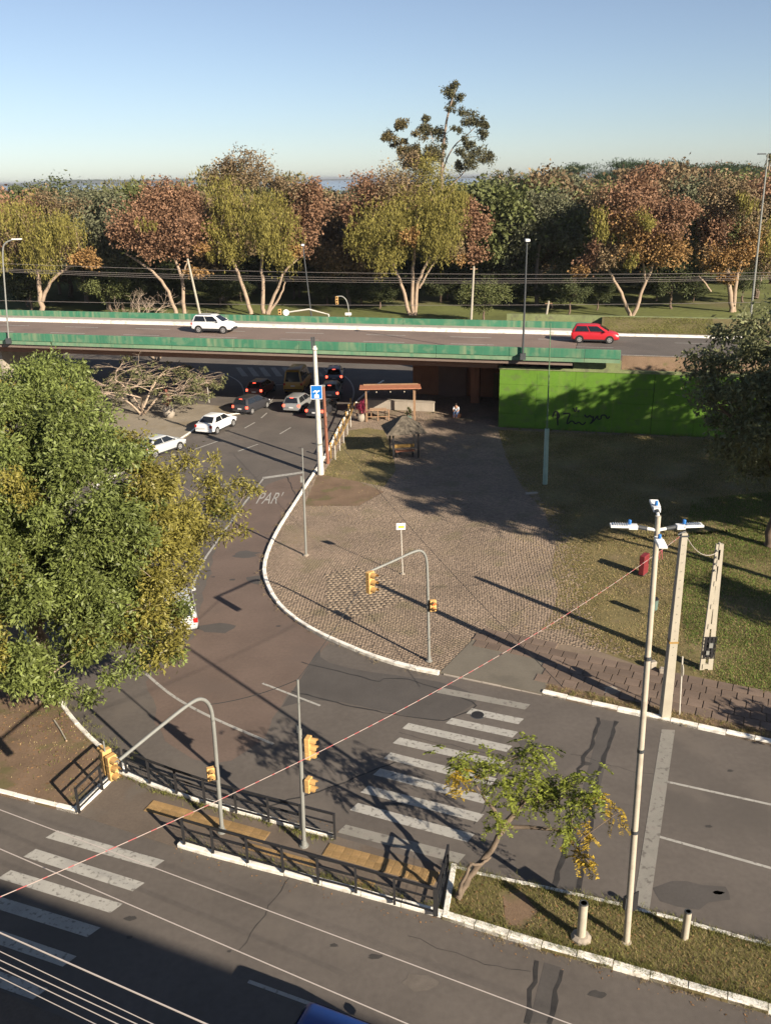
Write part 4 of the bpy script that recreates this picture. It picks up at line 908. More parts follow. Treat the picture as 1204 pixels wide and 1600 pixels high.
def planter(label, b, leafmat, potmat, sc=1.0, n=80, L=1.3):
    o = thing('potted_plant', label, 'potted plant', b); mb = MB(); mb.lathe([(.20 * sc, 0), (.33 * sc, .18 * sc), (.36 * sc, .45 * sc), (.28 * sc, .66 * sc), (.30 * sc, .7 * sc), (.24 * sc, .7 * sc), (.22 * sc, .6 * sc)], n=14); part('pot', mb, potmat, o, smooth=50)
    mb = MB(); mb.tube([(0, 0, .5 * sc), (.03, 0, 1.0 * sc)], .04, 6); part('stem', mb, bark, o); rr = random.Random(len(label)); mb = MB()
    for k in range(4): plantleaf(mb, (rr.uniform(-.12, .12), rr.uniform(-.12, .12), (.65 + .25 * k) * sc), n // 4, L * (1 - .12 * k), .8, rr)
    part('leaves', mb, leafmat, o); return o
planter('pale urn with a magenta leaved plant left of the pergola', P(564, 658, .1), L_mag, conc, 1.0, 110, 1.25)
planter('wide round stone bowl with reddish foliage on the left pavement', P(265, 652, .09), mat('leaf_reddish', (.20, .075, .05), .7, .2, 2, isl=.4), conc, 1.6, 60, .9)
planter('low pot with dry foliage at the right foot of the pergola', P(638, 659, .1), L_olive, greenp, .8, 60, .7)
# thatched hut
b = P(634, 716, .1); o = thing('thatched_hut', 'small open hut with a grey thatched hip roof standing in the shade', 'hut', b, .15); w2, ev, ap = 1.25, 2.05, 3.1
for x in (-1, 1):
    for y in (-1, 1):
        mb = MB(); mb.box((x * .95, y * .85 + .85, 1.05), (.12, .12, 2.1)); part('post', mb, black, o)
rr = random.Random(4); mb = MB()
rings = 7
for side in range(4):
    for r in range(rings):
        f0 = r / rings; f1 = (r + 1.35) / rings
        for k in range(26):
            t = (k + rr.random()) / 26 * 2 - 1
            def pt(f, t, lift): 
                s = 1.45 * (1 - f) + .12 * f; zz = ev + (ap - ev) * f + lift; return [Vector((t * s, -s, zz)), Vector((s, t * s, zz)), Vector((-t * s, s, zz)), Vector((-s, -t * s, zz))][side] + Vector((0, .85, 0))
            w = .075; fb = f0 - rr.uniform(.02, .07); a0, a1 = pt(fb, t - w, .03), pt(fb, t + w, .03); c0, c1 = pt(min(1, f1), t - w * .7, .02), pt(min(1, f1), t + w * .7, .02); mb.quad(a0, a1, c1, c0)
part('thatch_roof', mb, thatch, o); mb = MB()
s = 1.36; mb.add([(-s, -s + .85, ev), (s, -s + .85, ev), (s, s + .85, ev), (-s, s + .85, ev), (0, .85, ap)], [(0, 1, 4), (1, 2, 4), (2, 3, 4), (3, 0, 4), (3, 2, 1, 0)]); part('roof_deck', mb, wood, o)
mb = MB(); mb.box((0, .4, .48), (1.5, .42, .06)); part('bench_seat', mb, brownpost, o); mb = MB(); mb.box((0, .62, .80), (1.5, .05, .26)); part('bench_back', mb, ypost, o)
mb = MB(); [mb.box((x, .45, .23), (.08, .36, .46)) for x in (-.6, .6)]; part('bench_leg', mb, black, o)
# seated person
def skin(name, verts, edges, radii, material, parent, root=0, sub=2):
    me = bpy.data.meshes.new(name); me.from_pydata(verts, edges, []); o = bpy.data.objects.new(name, me); COL.objects.link(o)
    o.modifiers.new('skin', 'SKIN'); sv = me.skin_vertices[0].data
    for i, r in enumerate(radii): sv[i].radius = (r, r)
    sv[root].use_root = True; o.modifiers.new('sub', 'SUBSURF').levels = sub
    bpy.context.view_layer.update(); ev_ = o.evaluated_get(bpy.context.evaluated_depsgraph_get()); me2 = bpy.data.meshes.new_from_object(ev_); bpy.data.objects.remove(o)
    me2.materials.clear(); me2.name = name; r = link(name, me2, material, parent); me2.polygons.foreach_set('use_smooth', [True] * len(me2.polygons)); return r
b = P(713, 652, .09); pe = thing('person', 'person in pale blue clothes sitting bent forward under the overpass', 'person', b, -.4)
shirt = mat('shirt_pale', (.55, .60, .66), .8, .1, 5); jeans = mat('jeans', (.10, .16, .28), .85, .1, 5); skinm = mat('skin', (.38, .22, .15), .6, .05, 5); hairm = mat('hair', (.02, .015, .012), .6, .1, 8)
skin('body', [(0, 0, .50), (0, -.05, .72), (0, -.14, .98), (0, -.2, 1.08), (0, -.26, 1.22), (-.10, -.02, .48), (-.12, -.42, .50), (-.12, -.40, .08), (-.12, -.55, .04), (.10, -.02, .48), (.13, -.42, .52), (.13, -.46, .08), (.13, -.60, .04), (-.19, -.14, .95), (-.26, -.22, .70), (-.12, -.44, .62), (.19, -.14, .95), (.27, -.24, .70), (.12, -.46, .62)],
     [(0, 1), (1, 2), (2, 3), (3, 4), (0, 5), (5, 6), (6, 7), (7, 8), (0, 9), (9, 10), (10, 11), (11, 12), (2, 13), (13, 14), (14, 15), (2, 16), (16, 17), (17, 18)], [.14, .13, .14, .055, .10, .10, .075, .05, .045, .10, .075, .05, .045, .06, .045, .035, .06, .045, .035], skinm, pe)
skin('shirt', [(0, .0, .50), (0, -.05, .72), (0, -.14, .98), (-.19, -.14, .95), (-.25, -.21, .74), (.19, -.14, .95), (.26, -.22, .74)], [(0, 1), (1, 2), (2, 3), (3, 4), (2, 5), (5, 6)], [.155, .15, .155, .078, .062, .078, .062], shirt, pe)
skin('trousers', [(0, 0, .48), (-.10, -.02, .48), (-.12, -.42, .50), (-.12, -.40, .10), (.10, -.02, .48), (.13, -.42, .52), (.13, -.46, .10)], [(0, 1), (1, 2), (2, 3), (0, 4), (4, 5), (5, 6)], [.15, .115, .09, .065, .115, .09, .065], jeans, pe)
mb = MB(); mb.lathe([(.02, 1.33), (.08, 1.31), (.11, 1.25), (.105, 1.19), (.07, 1.17)], (0, -.245, 0), 10); part('hair', mb, hairm, pe, smooth=60)
st = thing('stone_block', 'dark concrete block the person sits on under the overpass', 'stone', b, -.4); mb = MB(); mb.box((0, .10, .17), (.7, .42, .34)); part('block', mb, russet, st, bevel=.02); 

for (x0, y0), (x1, y1), lab in (((85, 1126), (104, 1158), 'pale stick lying on the bare earth of the tree island'), ((70, 1094), (72, 1120), 'short pale stake standing in the bare earth by the kerb')):
    b = P(x0, y0, .13); e_ = P(x1, y1, .13) if x1 - x0 > 5 else PY(x0, y0 - 22, b.y); o = thing('wooden_stake', lab, 'stake', b); mb = MB(); mb.tube([Vector((0, 0, 0)), (e_ - b) * .5 + Vector((.02, 0, .01)), e_ - b], [.035, .03, .025], 7); part('shaft', mb, concpole, o); mb = MB(); mb.tube([(e_ - b) * .97, (e_ - b) * 1.0], .04, 7); part('tip', mb, wood, o)
# ================================================================= CARS
def wheel(parent, x, y, r, side):
    mb = MB(); mb.tube([(x, y - side * .20, r), (x, y, r)], r, 18); w = part('wheel', mb, tyre, parent, smooth=40)
    mb = MB(); mb.tube([(x, y - side * .02, r), (x, y + side * .012, r)], r * .66, 14); rm = part('rim', mb, rim, w)
    mb = MB()
    for k in range(5):
        a = k * 2 * math.pi / 5; c = Vector((x + math.cos(a) * r * .40, y + side * .014, r + math.sin(a) * r * .40)); mb.box(c, (r * .26, .006, r * .20), ax=(Vector((math.cos(a), 0, math.sin(a))), Vector((0, 1, 0)), Vector((-math.sin(a), 0, math.cos(a)))))
    part('spoke_gap', mb, trim, rm)
CAR = {  # L, W, stations of the lower body (x from rear, z bottom, z top, half width), cabin (belt x rear/front, roof x rear/front, roof z), wheel x
 'hatch': dict(L=4.05, W=1.73, st=[(-2.02, .42, .70, .78), (-1.96, .30, .92, .83), (-1.75, .24, .98, .855), (-.9, .22, .97, .865), (.5, .22, .95, .865), (.95, .23, .98, .86), (1.45, .24, .91, .84), (1.80, .26, .80, .79), (1.97, .30, .68, .72), (2.03, .38, .58, .66)], cab=(-1.97, 1.22, -1.66, .22, 1.53), wx=(-1.28, 1.27), r=.31),
 'sedan': dict(L=4.3, W=1.72, st=[(-2.14, .42, .74, .76), (-2.08, .30, .96, .81), (-1.7, .24, 1.00, .85), (-1.0, .22, .97, .86), (.5, .22, .95, .86), (.95, .23, .97, .855), (1.5, .24, .90, .84), (1.90, .26, .78, .78), (2.08, .30, .66, .71), (2.14, .38, .56, .65)], cab=(-1.72, 1.20, -.98, .22, 1.47), wx=(-1.32, 1.30), r=.31),
 'suv': dict(L=4.15, W=1.78, st=[(-2.06, .50, .85, .78), (-2.00, .36, 1.05, .84), (-1.75, .30, 1.10, .875), (-.9, .28, 1.08, .885), (.5, .28, 1.06, .885), (.95, .28, 1.08, .88), (1.5, .30, 1.02, .86), (1.85, .32, .92, .81), (2.02, .36, .76, .74), (2.08, .44, .62, .68)], cab=(-1.98, 1.22, -1.70, .25, 1.69), wx=(-1.27, 1.28), r=.345),
 'van': dict(L=5.0, W=2.0, st=[(-2.50, .50, 1.05, .94), (-2.46, .36, 1.22, .97), (-2.2, .30, 1.24, 1.0), (-.9, .28, 1.24, 1.0), (.8, .28, 1.24, 1.0), (1.6, .28, 1.22, 1.0), (2.1, .30, 1.10, .95), (2.40, .34, .90, .86), (2.48, .42, .72, .8)], cab=(-2.45, 1.75, -2.32, 1.0, 2.45), wx=(-1.55, 1.6), r=.34),
}
def car(name, label, kind, paintm, c, head, lit=False, spare=False, rack=False, group=None, z0=0.0, parts=True):
    d = CAR[kind]; head = Vector(head); rz = math.atan2(head.y, head.x); o = thing(name, label, 'car' if kind != 'van' else 'minibus', (c[0], c[1], z0), rz, group)
    W2 = d['W'] / 2; st = d['st']; mb = MB(); m_ = None
    for x, zb, zt, w in st:
        half = [(0, zb), (w * .80, zb), (w * .97, zb + .10), (w, zb + (zt - zb) * .45), (w * .985, zt - .16), (w * .93, zt - .04), (w * .78, zt), (0, zt + .03)]
        ringp = [(x, y, z) for y, z in half] + [(x, -y, z) for y, z in reversed(half[1:-1])]; m_ = len(ringp); mb.v += ringp
    for i in range(len(st) - 1):
        for j in range(m_): j2 = (j + 1) % m_; mb.f.append((i * m_ + j, (i + 1) * m_ + j, (i + 1) * m_ + j2, i * m_ + j2))
    mb.f.append(tuple(range(m_))); mb.f.append(tuple(reversed([(len(st) - 1) * m_ + j for j in range(m_)])))
    body = part('body', mb, paintm, o, smooth=38)
    br, bf, rr_, rf, zr = d['cab']; zb = max(s[2] for s in st if s[0] < 0) - .02; zbf = zb - .0; wb = W2 * .935; wr = W2 * .70
    # greenhouse: belt ring, mid ring, roof ring
    def ringc(f, inset=0.0):
        x0 = br + (rr_ - br) * f; x1 = bf + (rf - bf) * f; w = wb + (wr - wb) * f; z = zb + (zr - zb) * f; return [Vector((x0, w, z)), Vector((x1, w * (1 - .02), z)), Vector((x1, -w * (1 - .02), z)), Vector((x0, -w, z))]
    lev = [ringc(0), ringc(.45), ringc(.86)]
    top = [Vector((p.x * 1 + (.10 if i in (0, 3) else -.16), p.y * .93, zr)) for i, p in enumerate(ringc(1.0))]
    mb = MB(); allr = lev + [top]
    for r in allr: mb.v += [tuple(p) for p in r]
    for i in range(3):
        for j in range(4): j2 = (j + 1) % 4; mb.f.append((i * 4 + j, i * 4 + j2, i * 4 + 4 + j2, i * 4 + 4 + j))
    mb.f.append((12, 13, 14, 15)); roof = part('roof', mb, paintm, o, bevel=.075, smooth=60)
    r0, r1 = ringc(.06), ringc(.84)
    def win(nm, a, b2, c2, d2, outv):
        mb = MB(); ov_ = Vector(outv) * .014; mb.quad(*[p + ov_ for p in (a, b2, c2, d2)]); return part(nm, mb, glass, o)
    l = lambda a, b2, t: a.lerp(b2, t)
    for s_, (i0, i1) in ((1, (0, 1)), (-1, (3, 2))):
        a0, a1, t0_, t1_ = r0[i0], r0[i1], r1[i0], r1[i1]; cuts = [(.07, .47), (.50, .90)] if kind != 'van' else [(.03, .24), (.26, .48), (.50, .72), (.75, .96)]
        for f0, f1 in cuts:
            pts = (l(a0, a1, f0), l(a0, a1, f1), l(t0_, t1_, f1), l(t0_, t1_, f0)); win('side_window', *(pts if s_ < 0 else reversed(pts)), (0, s_, .25))
    for nm, i0, i1, ox in (('rear_window', 3, 0, -1), ('windscreen', 1, 2, 1)):
        a0, a1, t0_, t1_ = r0[i0], r0[i1], r1[i0], r1[i1]; win(nm, l(a0, a1, .09), l(a0, a1, .91), l(t0_, t1_, .90), l(t0_, t1_, .10), (ox * .9, 0, .6))
    for x in d['wx']:
        for s_ in (1, -1):
            ya = min(W2, max(q_[3] for q_ in st)) * s_; 
            mb = MB(); mb.tube([(x, ya - s_ * .25, d['r'] + .02), (x, ya + s_ * .004, d['r'] + .02)], d['r'] * 1.16, 18); part('wheel_arch', mb, trim, o)
            wheel(o, x, ya + s_ * .012, d['r'], s_)
    xr, xf = st[0][0], st[-1][0]; zt = st[1][2]
    for bx_ in ((xr + .04, 0, .42 + (.1 if kind in ('suv', 'van') else 0)), (xf - .03, 0, .42)):
        mb = MB(); mb.box(bx_, (.10, d['W'] * (.9 if bx_[0] < 0 else .78), .18)); part('bumper', mb, trim if kind in ('suv', 'van') else paintm, o, bevel=.03)
    for s_ in (1, -1):
        mb = MB(); mb.box((0, s_ * (W2 - .005), st[3][1] + (.09 if kind == 'suv' else .06)), (1.75, .034, .20 if kind == 'suv' else .12)); part('sill', mb, trim, o)
    for s_ in (1, -1):
        mb = MB(); mb.box((xr + .07, s_ * d['W'] * .42, zt - .17), (.16, .22, .24)); part('tail_light', mb, taill if lit else tail, o, bevel=.03)
        mb = MB(); mb.box((xf - .16, s_ * d['W'] * .355, st[-2][2] - .04), (.26, .26, .13)); part('headlight', mb, headl, o, bevel=.03)
        mb = MB(); mb.box((bf - .38, s_ * (W2 + .06), zb + .08), (.14, .20, .14)); part('wing_mirror', mb, paintm, o, bevel=.03)
        for x in (-.35, .62) if kind != 'van' else ():
            mb = MB(); mb.box((x, s_ * (W2 - .006), .82), (.16, .03, .03)); part('door_handle', mb, trim if kind == 'suv' else paintm, o)
    if lit:
        mb = MB(); mb.box(((br + rr_) / 2 * .3 + rr_ * .7 - .02, 0, zr - .09), (.06, .30, .04)); part('brake_lamp', mb, taill, o)
    mb = MB(); mb.box((xr + (.005 if kind != 'van' else .0), 0, zt - .32), (.03, .40, .13)); part('number_plate', mb, plate, o)
    mb = MB(); mb.box((xf + .005, 0, st[-1][1] + .10), (.03, .70, .10)); part('grille', mb, trim, o)
    if spare:
        mb = MB(); mb.tube([(xr - .16, .05, .95), (xr + .02, .05, .95)], .34, 18); part('spare_wheel', mb, trim, o, smooth=40)
    if rack:
        for s_ in (1, -1): mb = MB(); mb.bar((rr_ + .25, s_ * wr * .85, zr + .04), (rf - .25, s_ * wr * .85, zr + .04), .04); part('roof_rail', mb, trim, o)
    return o
def carp(nm, col, metal=.0, rough=.28): return mat('car_paint_' + nm, col, rough, .02, 1, metal=metal, spec=.6)
cw = carp('white', (.78, .78, .77)); cr = carp('red', (.46, .02, .03)); cs = carp('silver', (.55, .57, .58), .3); cdk = carp('dark', (.035, .035, .04)); cmar = carp('maroon', (.11, .022, .02)); cgr = carp('grey', (.14, .15, .16), .2); cbl = carp('blue', (.014, .05, .21)); cye = carp('yellow', (.42, .26, .05)); cbg = carp('bluegrey', (.16, .20, .27), .2)
def by_wheels(rw, fw, z, left=False, off=.88):
    a, b_ = P(*rw, z), P(*fw, z); h = (b_ - a).normalized(); s_ = Vector((-h.y, h.x, 0)) * (off if not left else -off); return (a + b_) / 2 + s_, h
c, h = by_wheels((308, 520.5), (352, 521.5), 6.2); car('white_suv', 'white compact SUV with a spare wheel on its tailgate driving over the overpass', 'suv', cw, c, U, spare=True, rack=True, z0=6.207)
c, h = by_wheels((901, 535.5), (953, 537.5), 6.2); car('red_hatchback', 'bright red hatchback driving off the right end of the overpass', 'hatch', cr, c, U, z0=6.207)
hd = (P(365.5, 666) - P(340, 678.5)).normalized()
c, h = by_wheels((340, 678.5), (365.5, 666), 0, off=.86); car('white_sedan', 'white sedan pulled in at the left pavement, seen from behind', 'sedan', cw, c, h)
fwp = P(282, 703); h2 = (P(341, 689) - P(304, 702)).normalized(); s2 = Vector((-h2.y, h2.x, 0)); car('silver_car', 'silver car half hidden behind the big tree at left', 'sedan', cs, fwp - h2 * 1.30 + s2 * .86, h2)
def by_rear(x, y, L, head, dx=0): 
    a = P(x, y); return a + Vector(head).normalized() * (L / 2) 
hq = (P(417, 645) - P(382, 669)).normalized()
car('black_hatchback', 'dark hatchback just ahead of the white sedan, half in the underpass shade', 'hatch', cdk, by_rear(375, 649, 4.05, (.42, .9, 0)), (.42, .9, 0), lit=True)
car('maroon_car', 'maroon car with lit brake lights waiting deep under the overpass', 'hatch', cmar, by_rear(397, 622, 4.05, (.25, .97, 0)), (.25, .97, 0), lit=True)
car('silver_hatchback', 'silver hatchback with lit brake lights directly behind the yellow minibus', 'hatch', carp('dull_silver', (.27, .28, .28), .3), by_rear(455, 647, 4.05, (.27, .96, 0)), (.27, .96, 0), lit=True)
car('black_car', 'black car queuing beside the white camera pole with lit tail lights', 'sedan', cdk, by_rear(491, 656, 4.3, (.27, .96, 0)), (.27, .96, 0), lit=True)
car('yellow_minibus', 'dull yellow minibus with a wide dark rear window under the overpass', 'van', cye, by_rear(458, 617, 5.0, (.12, .99, 0)), (.12, .99, 0))
car('grey_suv', 'grey SUV queuing right of the minibus beyond the black car', 'suv', cgr, by_rear(515, 629, 4.15, (.05, 1, 0)), (.05, 1, 0), lit=True)
car('blue_grey_suv', 'blue grey SUV at the front of the right hand queue under the overpass', 'suv', cbg, by_rear(522, 602, 4.15, (.0, 1, 0)), (.0, 1, 0), lit=True)
car('white_hatchback', 'white hatchback mostly hidden by the big tree, its red tail light showing', 'hatch', cs, by_rear(283, 996, 4.05, (-.28, .96, 0)), (-.28, .96, 0))
car('blue_car', 'blue car cut by the lower frame edge in the shaded near lane', 'hatch', cbl, P(568, 1670, .8), RD)

# ================================================================= LAMP POSTS ON AND BEHIND THE OVERPASS
def lamppost(label, b, t, head='flat', r=.09, group='lamp posts along the overpass', name='lamp_post'):
    o = thing(name, label, 'lamp post', b, 0, group); q = t - b
    if head == 'curve':
        pts = [Vector((0, 0, 0)), q * .5, q * .92, q * .98 + Vector((.35, 0, .05)), q + Vector((1.1, .0, .1))]; mb = MB(); mb.tube(smoothline(pts, 2), r * .8, 8); part('pole', mb, steel, o, smooth=50)
        mb = MB(); mb.box(q + Vector((1.4, 0, .12)), (.9, .28, .12)); part('lamp_head', mb, ledw, o, bevel=.03)
    elif head == 'twin':
        mb = MB(); mb.tube([Vector((0, 0, 0)), q], [r, r * .6], 8); part('pole', mb, steel, o)
        for s_ in (-1, 1): mb = MB(); mb.box(q + Vector((s_ * .75, 0, 0)), (1.0, .35, .14)); part('lamp_head', mb, darkg, o, bevel=.03)
    else:
        mb = MB(); mb.tube([Vector((0, 0, 0)), q], [r, r * .65], 8); part('pole', mb, darkg, o); mb = MB(); mb.box(q + Vector((0, -.15, .05)), (.34, .55, .2)); part('lamp_head', mb, ledw, o, bevel=.03)
    mb = MB(); mb.box((0, 0, .22), (.45, .34, .5)); part('base_box', mb, darkg, o); return o
b = D(-6.3, 71.55, 5.97); dcor = P(816, 560, 5.97)
for (bx, by), (tx, ty), hd_, lab in (((816, 561), (823, 376), 'flat', 'dark lamp post with a boxy head on the right part of the overpass parapet'), ((14, 536), (2, 376), 'curve', 'lamp post with a curved arm at the far left end of the overpass')):
    d = ray(bx, by); tt = 71.52 / d.dot(N); b = CAM + d * tt; t = PY(tx, ty, b.y); lamppost(lab, b, t, hd_)
b = P(1172, 500, 0); b = PY(1172, 500, 118); b.z = 0; lamppost('very tall lamp post with twin heads at the right edge behind the trees', b, PY(1199, 240, 118), 'twin', .16, None)
def far_base(x, Y, z=.06): p = PY(x, 300, Y); return Vector((p.x, Y, z))
b = far_base(482, 108); lamppost('thin dark lamp post behind the middle of the overpass', b, PY(473, 383, 108), 'plain', .1, None)
for x, xt, yt, lab in ((303, 293, 404, 'pale wooden power pole behind the overpass near the white SUV'), (738, 740, 416, 'grey power pole behind the overpass right of the big willow'), (857, 857, 470, 'short grey post behind the mossy back wall')):
    Y = 112; b = far_base(x, Y); t = PY(xt, yt, Y); o = thing('power_pole', lab, 'utility pole', b); q = t - b
    mb = MB(); mb.tube([Vector((0, 0, 0)), q], [.17, .12], 8); part('pole', mb, concpole, o); mb = MB(); mb.box(q - Vector((0, 0, .3)), (.9, .1, .1)); part('crossarm', mb, wood, o)
# signals beyond the overpass
b = far_base(513, 106); o = thing('traffic_light', 'horizontal signal arm with a round white disc showing above the rear parapet', 'traffic light', b); q = PY(513, 491, 106) - b; e = PY(447, 488, 106) - b
mb = MB(); mb.tube([Vector((0, 0, 0)), q, PY(482, 483, 106) - b, e], .09, 8); part('mast', mb, steelw, o); mb = MB(); mb.tube([e + Vector((0, -.1, 0)), e + Vector((0, -.06, 0))], .36, 16); part('disc_sign', mb, whitep, o); signal_head(o, e + Vector((-.75, -.1, .1)), (0, -1, 0), 2, visor=False, sc=1.1)
b = far_base(544, 108); o = thing('traffic_light', 'small traffic light on a hooked grey pole beyond the overpass', 'traffic light', b); q = PY(543, 472, 108) - b; e = PY(526, 463, 108) - b
mb = MB(); mb.tube(smoothline([Vector((0, 0, 0)), q * .7, q, q + (e - q) * .4 + Vector((0, 0, .45)), e], 2), .07, 8); part('mast', mb, steel, o, smooth=50); signal_head(o, e + Vector((0, -.1, -.45)), (0, -1, 0), 3, visor=False); mb = MB(); mb.box(PY(544, 490, 108) - b + Vector((0, -.2, 0)), (.75, .04, .3)); part('name_plate', mb, whitep, o)
b = P(327, 629, .09); t = up_to(b, 323, 598); o = thing('short_sign_post', 'thin white post on the left pavement in front of the underpass', 'sign post', b); mb = MB(); mb.tube([Vector((0, 0, 0)), t - b], .035, 6); part('post', mb, steelw, o); mb = MB(); mb.box((t - b) + Vector((-.4, 0, 0)), (.8, .05, .10)); part('arm', mb, steelw, o)
b = P(275, 623, .09); o = thing('kerb_bollard', 'tiny white bollard at the back of the left pavement', 'bollard', b); mb = MB(); mb.lathe([(.08, 0), (.08, .7), (.04, .75)], n=8); part('post', mb, steelw, o)

# ================================================================= CABLES
def cable(name, label, a, b_, sag, r, material, extra=None, group=None, n=28):
    a, b_ = Vector(a), Vector(b_); mid = (a + b_) / 2; pts = []
    for i in range(n + 1):
        t = i / n; p = a.lerp(b_, t) - mid; p.z -= sag * 4 * t * (1 - t); pts.append(p)
    mb = MB(); mb.tube(pts, r, 5, cap=False); o = part(name, mb, material); o.location = mid; tag(o, label, 'cable', group); return o, pts
a_ = CONC_TOP + Vector((-.15, -.1, -.1)); b_ = P(-120, 1452, 8.6)
o, pts = cable('striped_cable', 'cable wrapped in red and white tape sloping from the concrete pole to the lower left', a_, b_, .85, .009, mat('cable_sheath', (.38, .30, .27), .7, 0), n=60)
rr = random.Random(2)
for i in range(0, 60):
    mb = MB()
    t0 = rr.uniform(.0, .2); t1 = t0 + rr.uniform(.15, .55); p0 = pts[i].lerp(pts[i + 1], t0); p1 = pts[i].lerp(pts[i + 1], t1); mb.tube([p0, p1], 0.0108, 5); part('red_tape', mb, redwire, o)
mb = MB()
for k in range(9):
    c_ = pts[3].lerp(pts[4], rr.random()); mb.tube([c_, c_ + Vector((rr.uniform(-.1, .1), rr.uniform(-.1, .1), rr.uniform(-.35, -.05)))], .014, 4)
part('tape_knot', mb, redwire, o)
cable('service_cable', 'thin grey cable hanging between the concrete pole and the slotted pole', CONC_TOP + Vector((.1, 0, -.15)), SLOT_TOP + Vector((-.1, 0, -.4)), .35, .012, wirem)
cable('signal_cable', 'dark cable from the plaza signal tip down to the straight signal mast', A_TIP + Vector((-.1, 0, -.2)), C_TOP, .15, .012, wired)
cable('signal_cable', 'dark cable from the curved refuge arm to the straight signal mast', B_TOP, C_TOP, .12, .012, wired)
cable('span_cable', 'dark cable from the white camera pole across the plaza to the sidewalk', P(497, 650, 5) * 1.0, P(880, 1075, 3.2), .5, .012, wired)
OHC = [((-60, 1243, 8.2), (900, 1604, 8.2), .016, 'uppermost pale overhead cable crossing the near crossing'), ((-60, 1301, 8.0), (640, 1602, 8.0), .018, 'second pale overhead cable over the near lane'), ((-40, 1440, 9.0), (330, 1604, 9.0), .024, 'thickest pale overhead cable in the lower left shade'),
       ((-40, 1468, 9.0), (250, 1606, 9.0), .013, 'thin pale cable just below the thickest one'), ((-40, 1482, 8.9), (225, 1606, 8.9), .014, 'second thin pale cable below the thickest one'), ((-40, 1493, 8.8), (195, 1606, 8.8), .014, 'third thin pale cable below the thickest one'), ((-40, 1508, 8.7), (160, 1606, 8.7), .013, 'lowest pale cable at the lower left corner')]
for i, (a, b_, r, lab) in enumerate(OHC):
    A, B = P(*a), P(*b_); dv_ = (B - A); A = A - dv_ * 1.2; B = B + dv_ * 1.2; cable('overhead_cable', lab, A, B, 0.0, r * .55, wirem, group='overhead cables along the near lane')
for k, (y0, y1, sag) in enumerate(((409, 424, .8), (417, 428, .9), (419, 431, 1.0), (421, 433, 1.1), (468, 470, .6))):
    cable('power_line', ['highest power line strung before the park trees', 'power line just under the highest one before the trees', 'middle power line of the bundle before the trees', 'lower power line of the bundle before the trees', 'low power line just above the rear parapet'][k], PY(-60, y0, 112), PY(1290, y1, 112), sag, .022, mat('line_dark', (.16, .14, .13), .7, 0), group='power lines behind the overpass')
# ================================================================= TREES
def leaves_mesh(name, C, Dv, size, aspect, g, fold=.15):
    k = len(C); Dv = Dv / (np.linalg.norm(Dv, axis=1, keepdims=True) + 1e-9); r = g.normal(size=(k, 3)); Sd = np.cross(Dv, r); Sd /= np.linalg.norm(Sd, axis=1, keepdims=True) + 1e-9; Nn = np.cross(Sd, Dv)
    s = size * g.uniform(.6, 1.35, (k, 1)); w = s * aspect; V = np.zeros((k, 4, 3))
    V[:, 0] = C - Dv * s / 2; V[:, 1] = C + Sd * w / 2 + Nn * w * fold + Dv * s * .05; V[:, 2] = C + Dv * s / 2 - Nn * w * fold; V[:, 3] = C - Sd * w / 2 + Nn * w * fold + Dv * s * .05
    return npmesh(name, V.reshape(-1, 3), np.arange(4 * k).reshape(-1, 4))
def clump_leaves(g, c, r, n, style, L=None):
    """positions and directions of n leaves in a clump of radius r at c"""
    if style == 'willow':
        ns = max(3, n // 14); q = g.normal(size=(ns, 3)) * .5; q /= np.maximum(1, np.linalg.norm(q, axis=1, keepdims=True)); st = c + q * r * np.array([1, 1, .55]); per = n // ns; t = g.random((ns, per)); ln = r * g.uniform(.5, 1.35, (ns, 1))
        pts = st[:, None, :] + np.stack([g.normal(0, .06 * r, (ns, per)), g.normal(0, .06 * r, (ns, per)), -t * ln], 2); d = np.zeros_like(pts); d[..., 2] = -1; d += g.normal(0, .35, d.shape); return pts.reshape(-1, 3), d.reshape(-1, 3)
    u_ = g.normal(size=(n, 3)); u_ /= np.linalg.norm(u_, axis=1, keepdims=True); rad = g.random((n, 1)) ** .6 * (1 + .35 * (g.random((n, 1)) < .12)); flat_ = np.array([1, 1, .42 if style == 'pine' else .78]); p = c + u_ * rad * r * flat_ * (1 + .25 * np.sin(u_[:, :1] * 5 + c[0]))
    d = u_ + g.normal(0, .7, (n, 3)); d[:, 2] -= .35 if style != 'pine' else -.5; return p, d
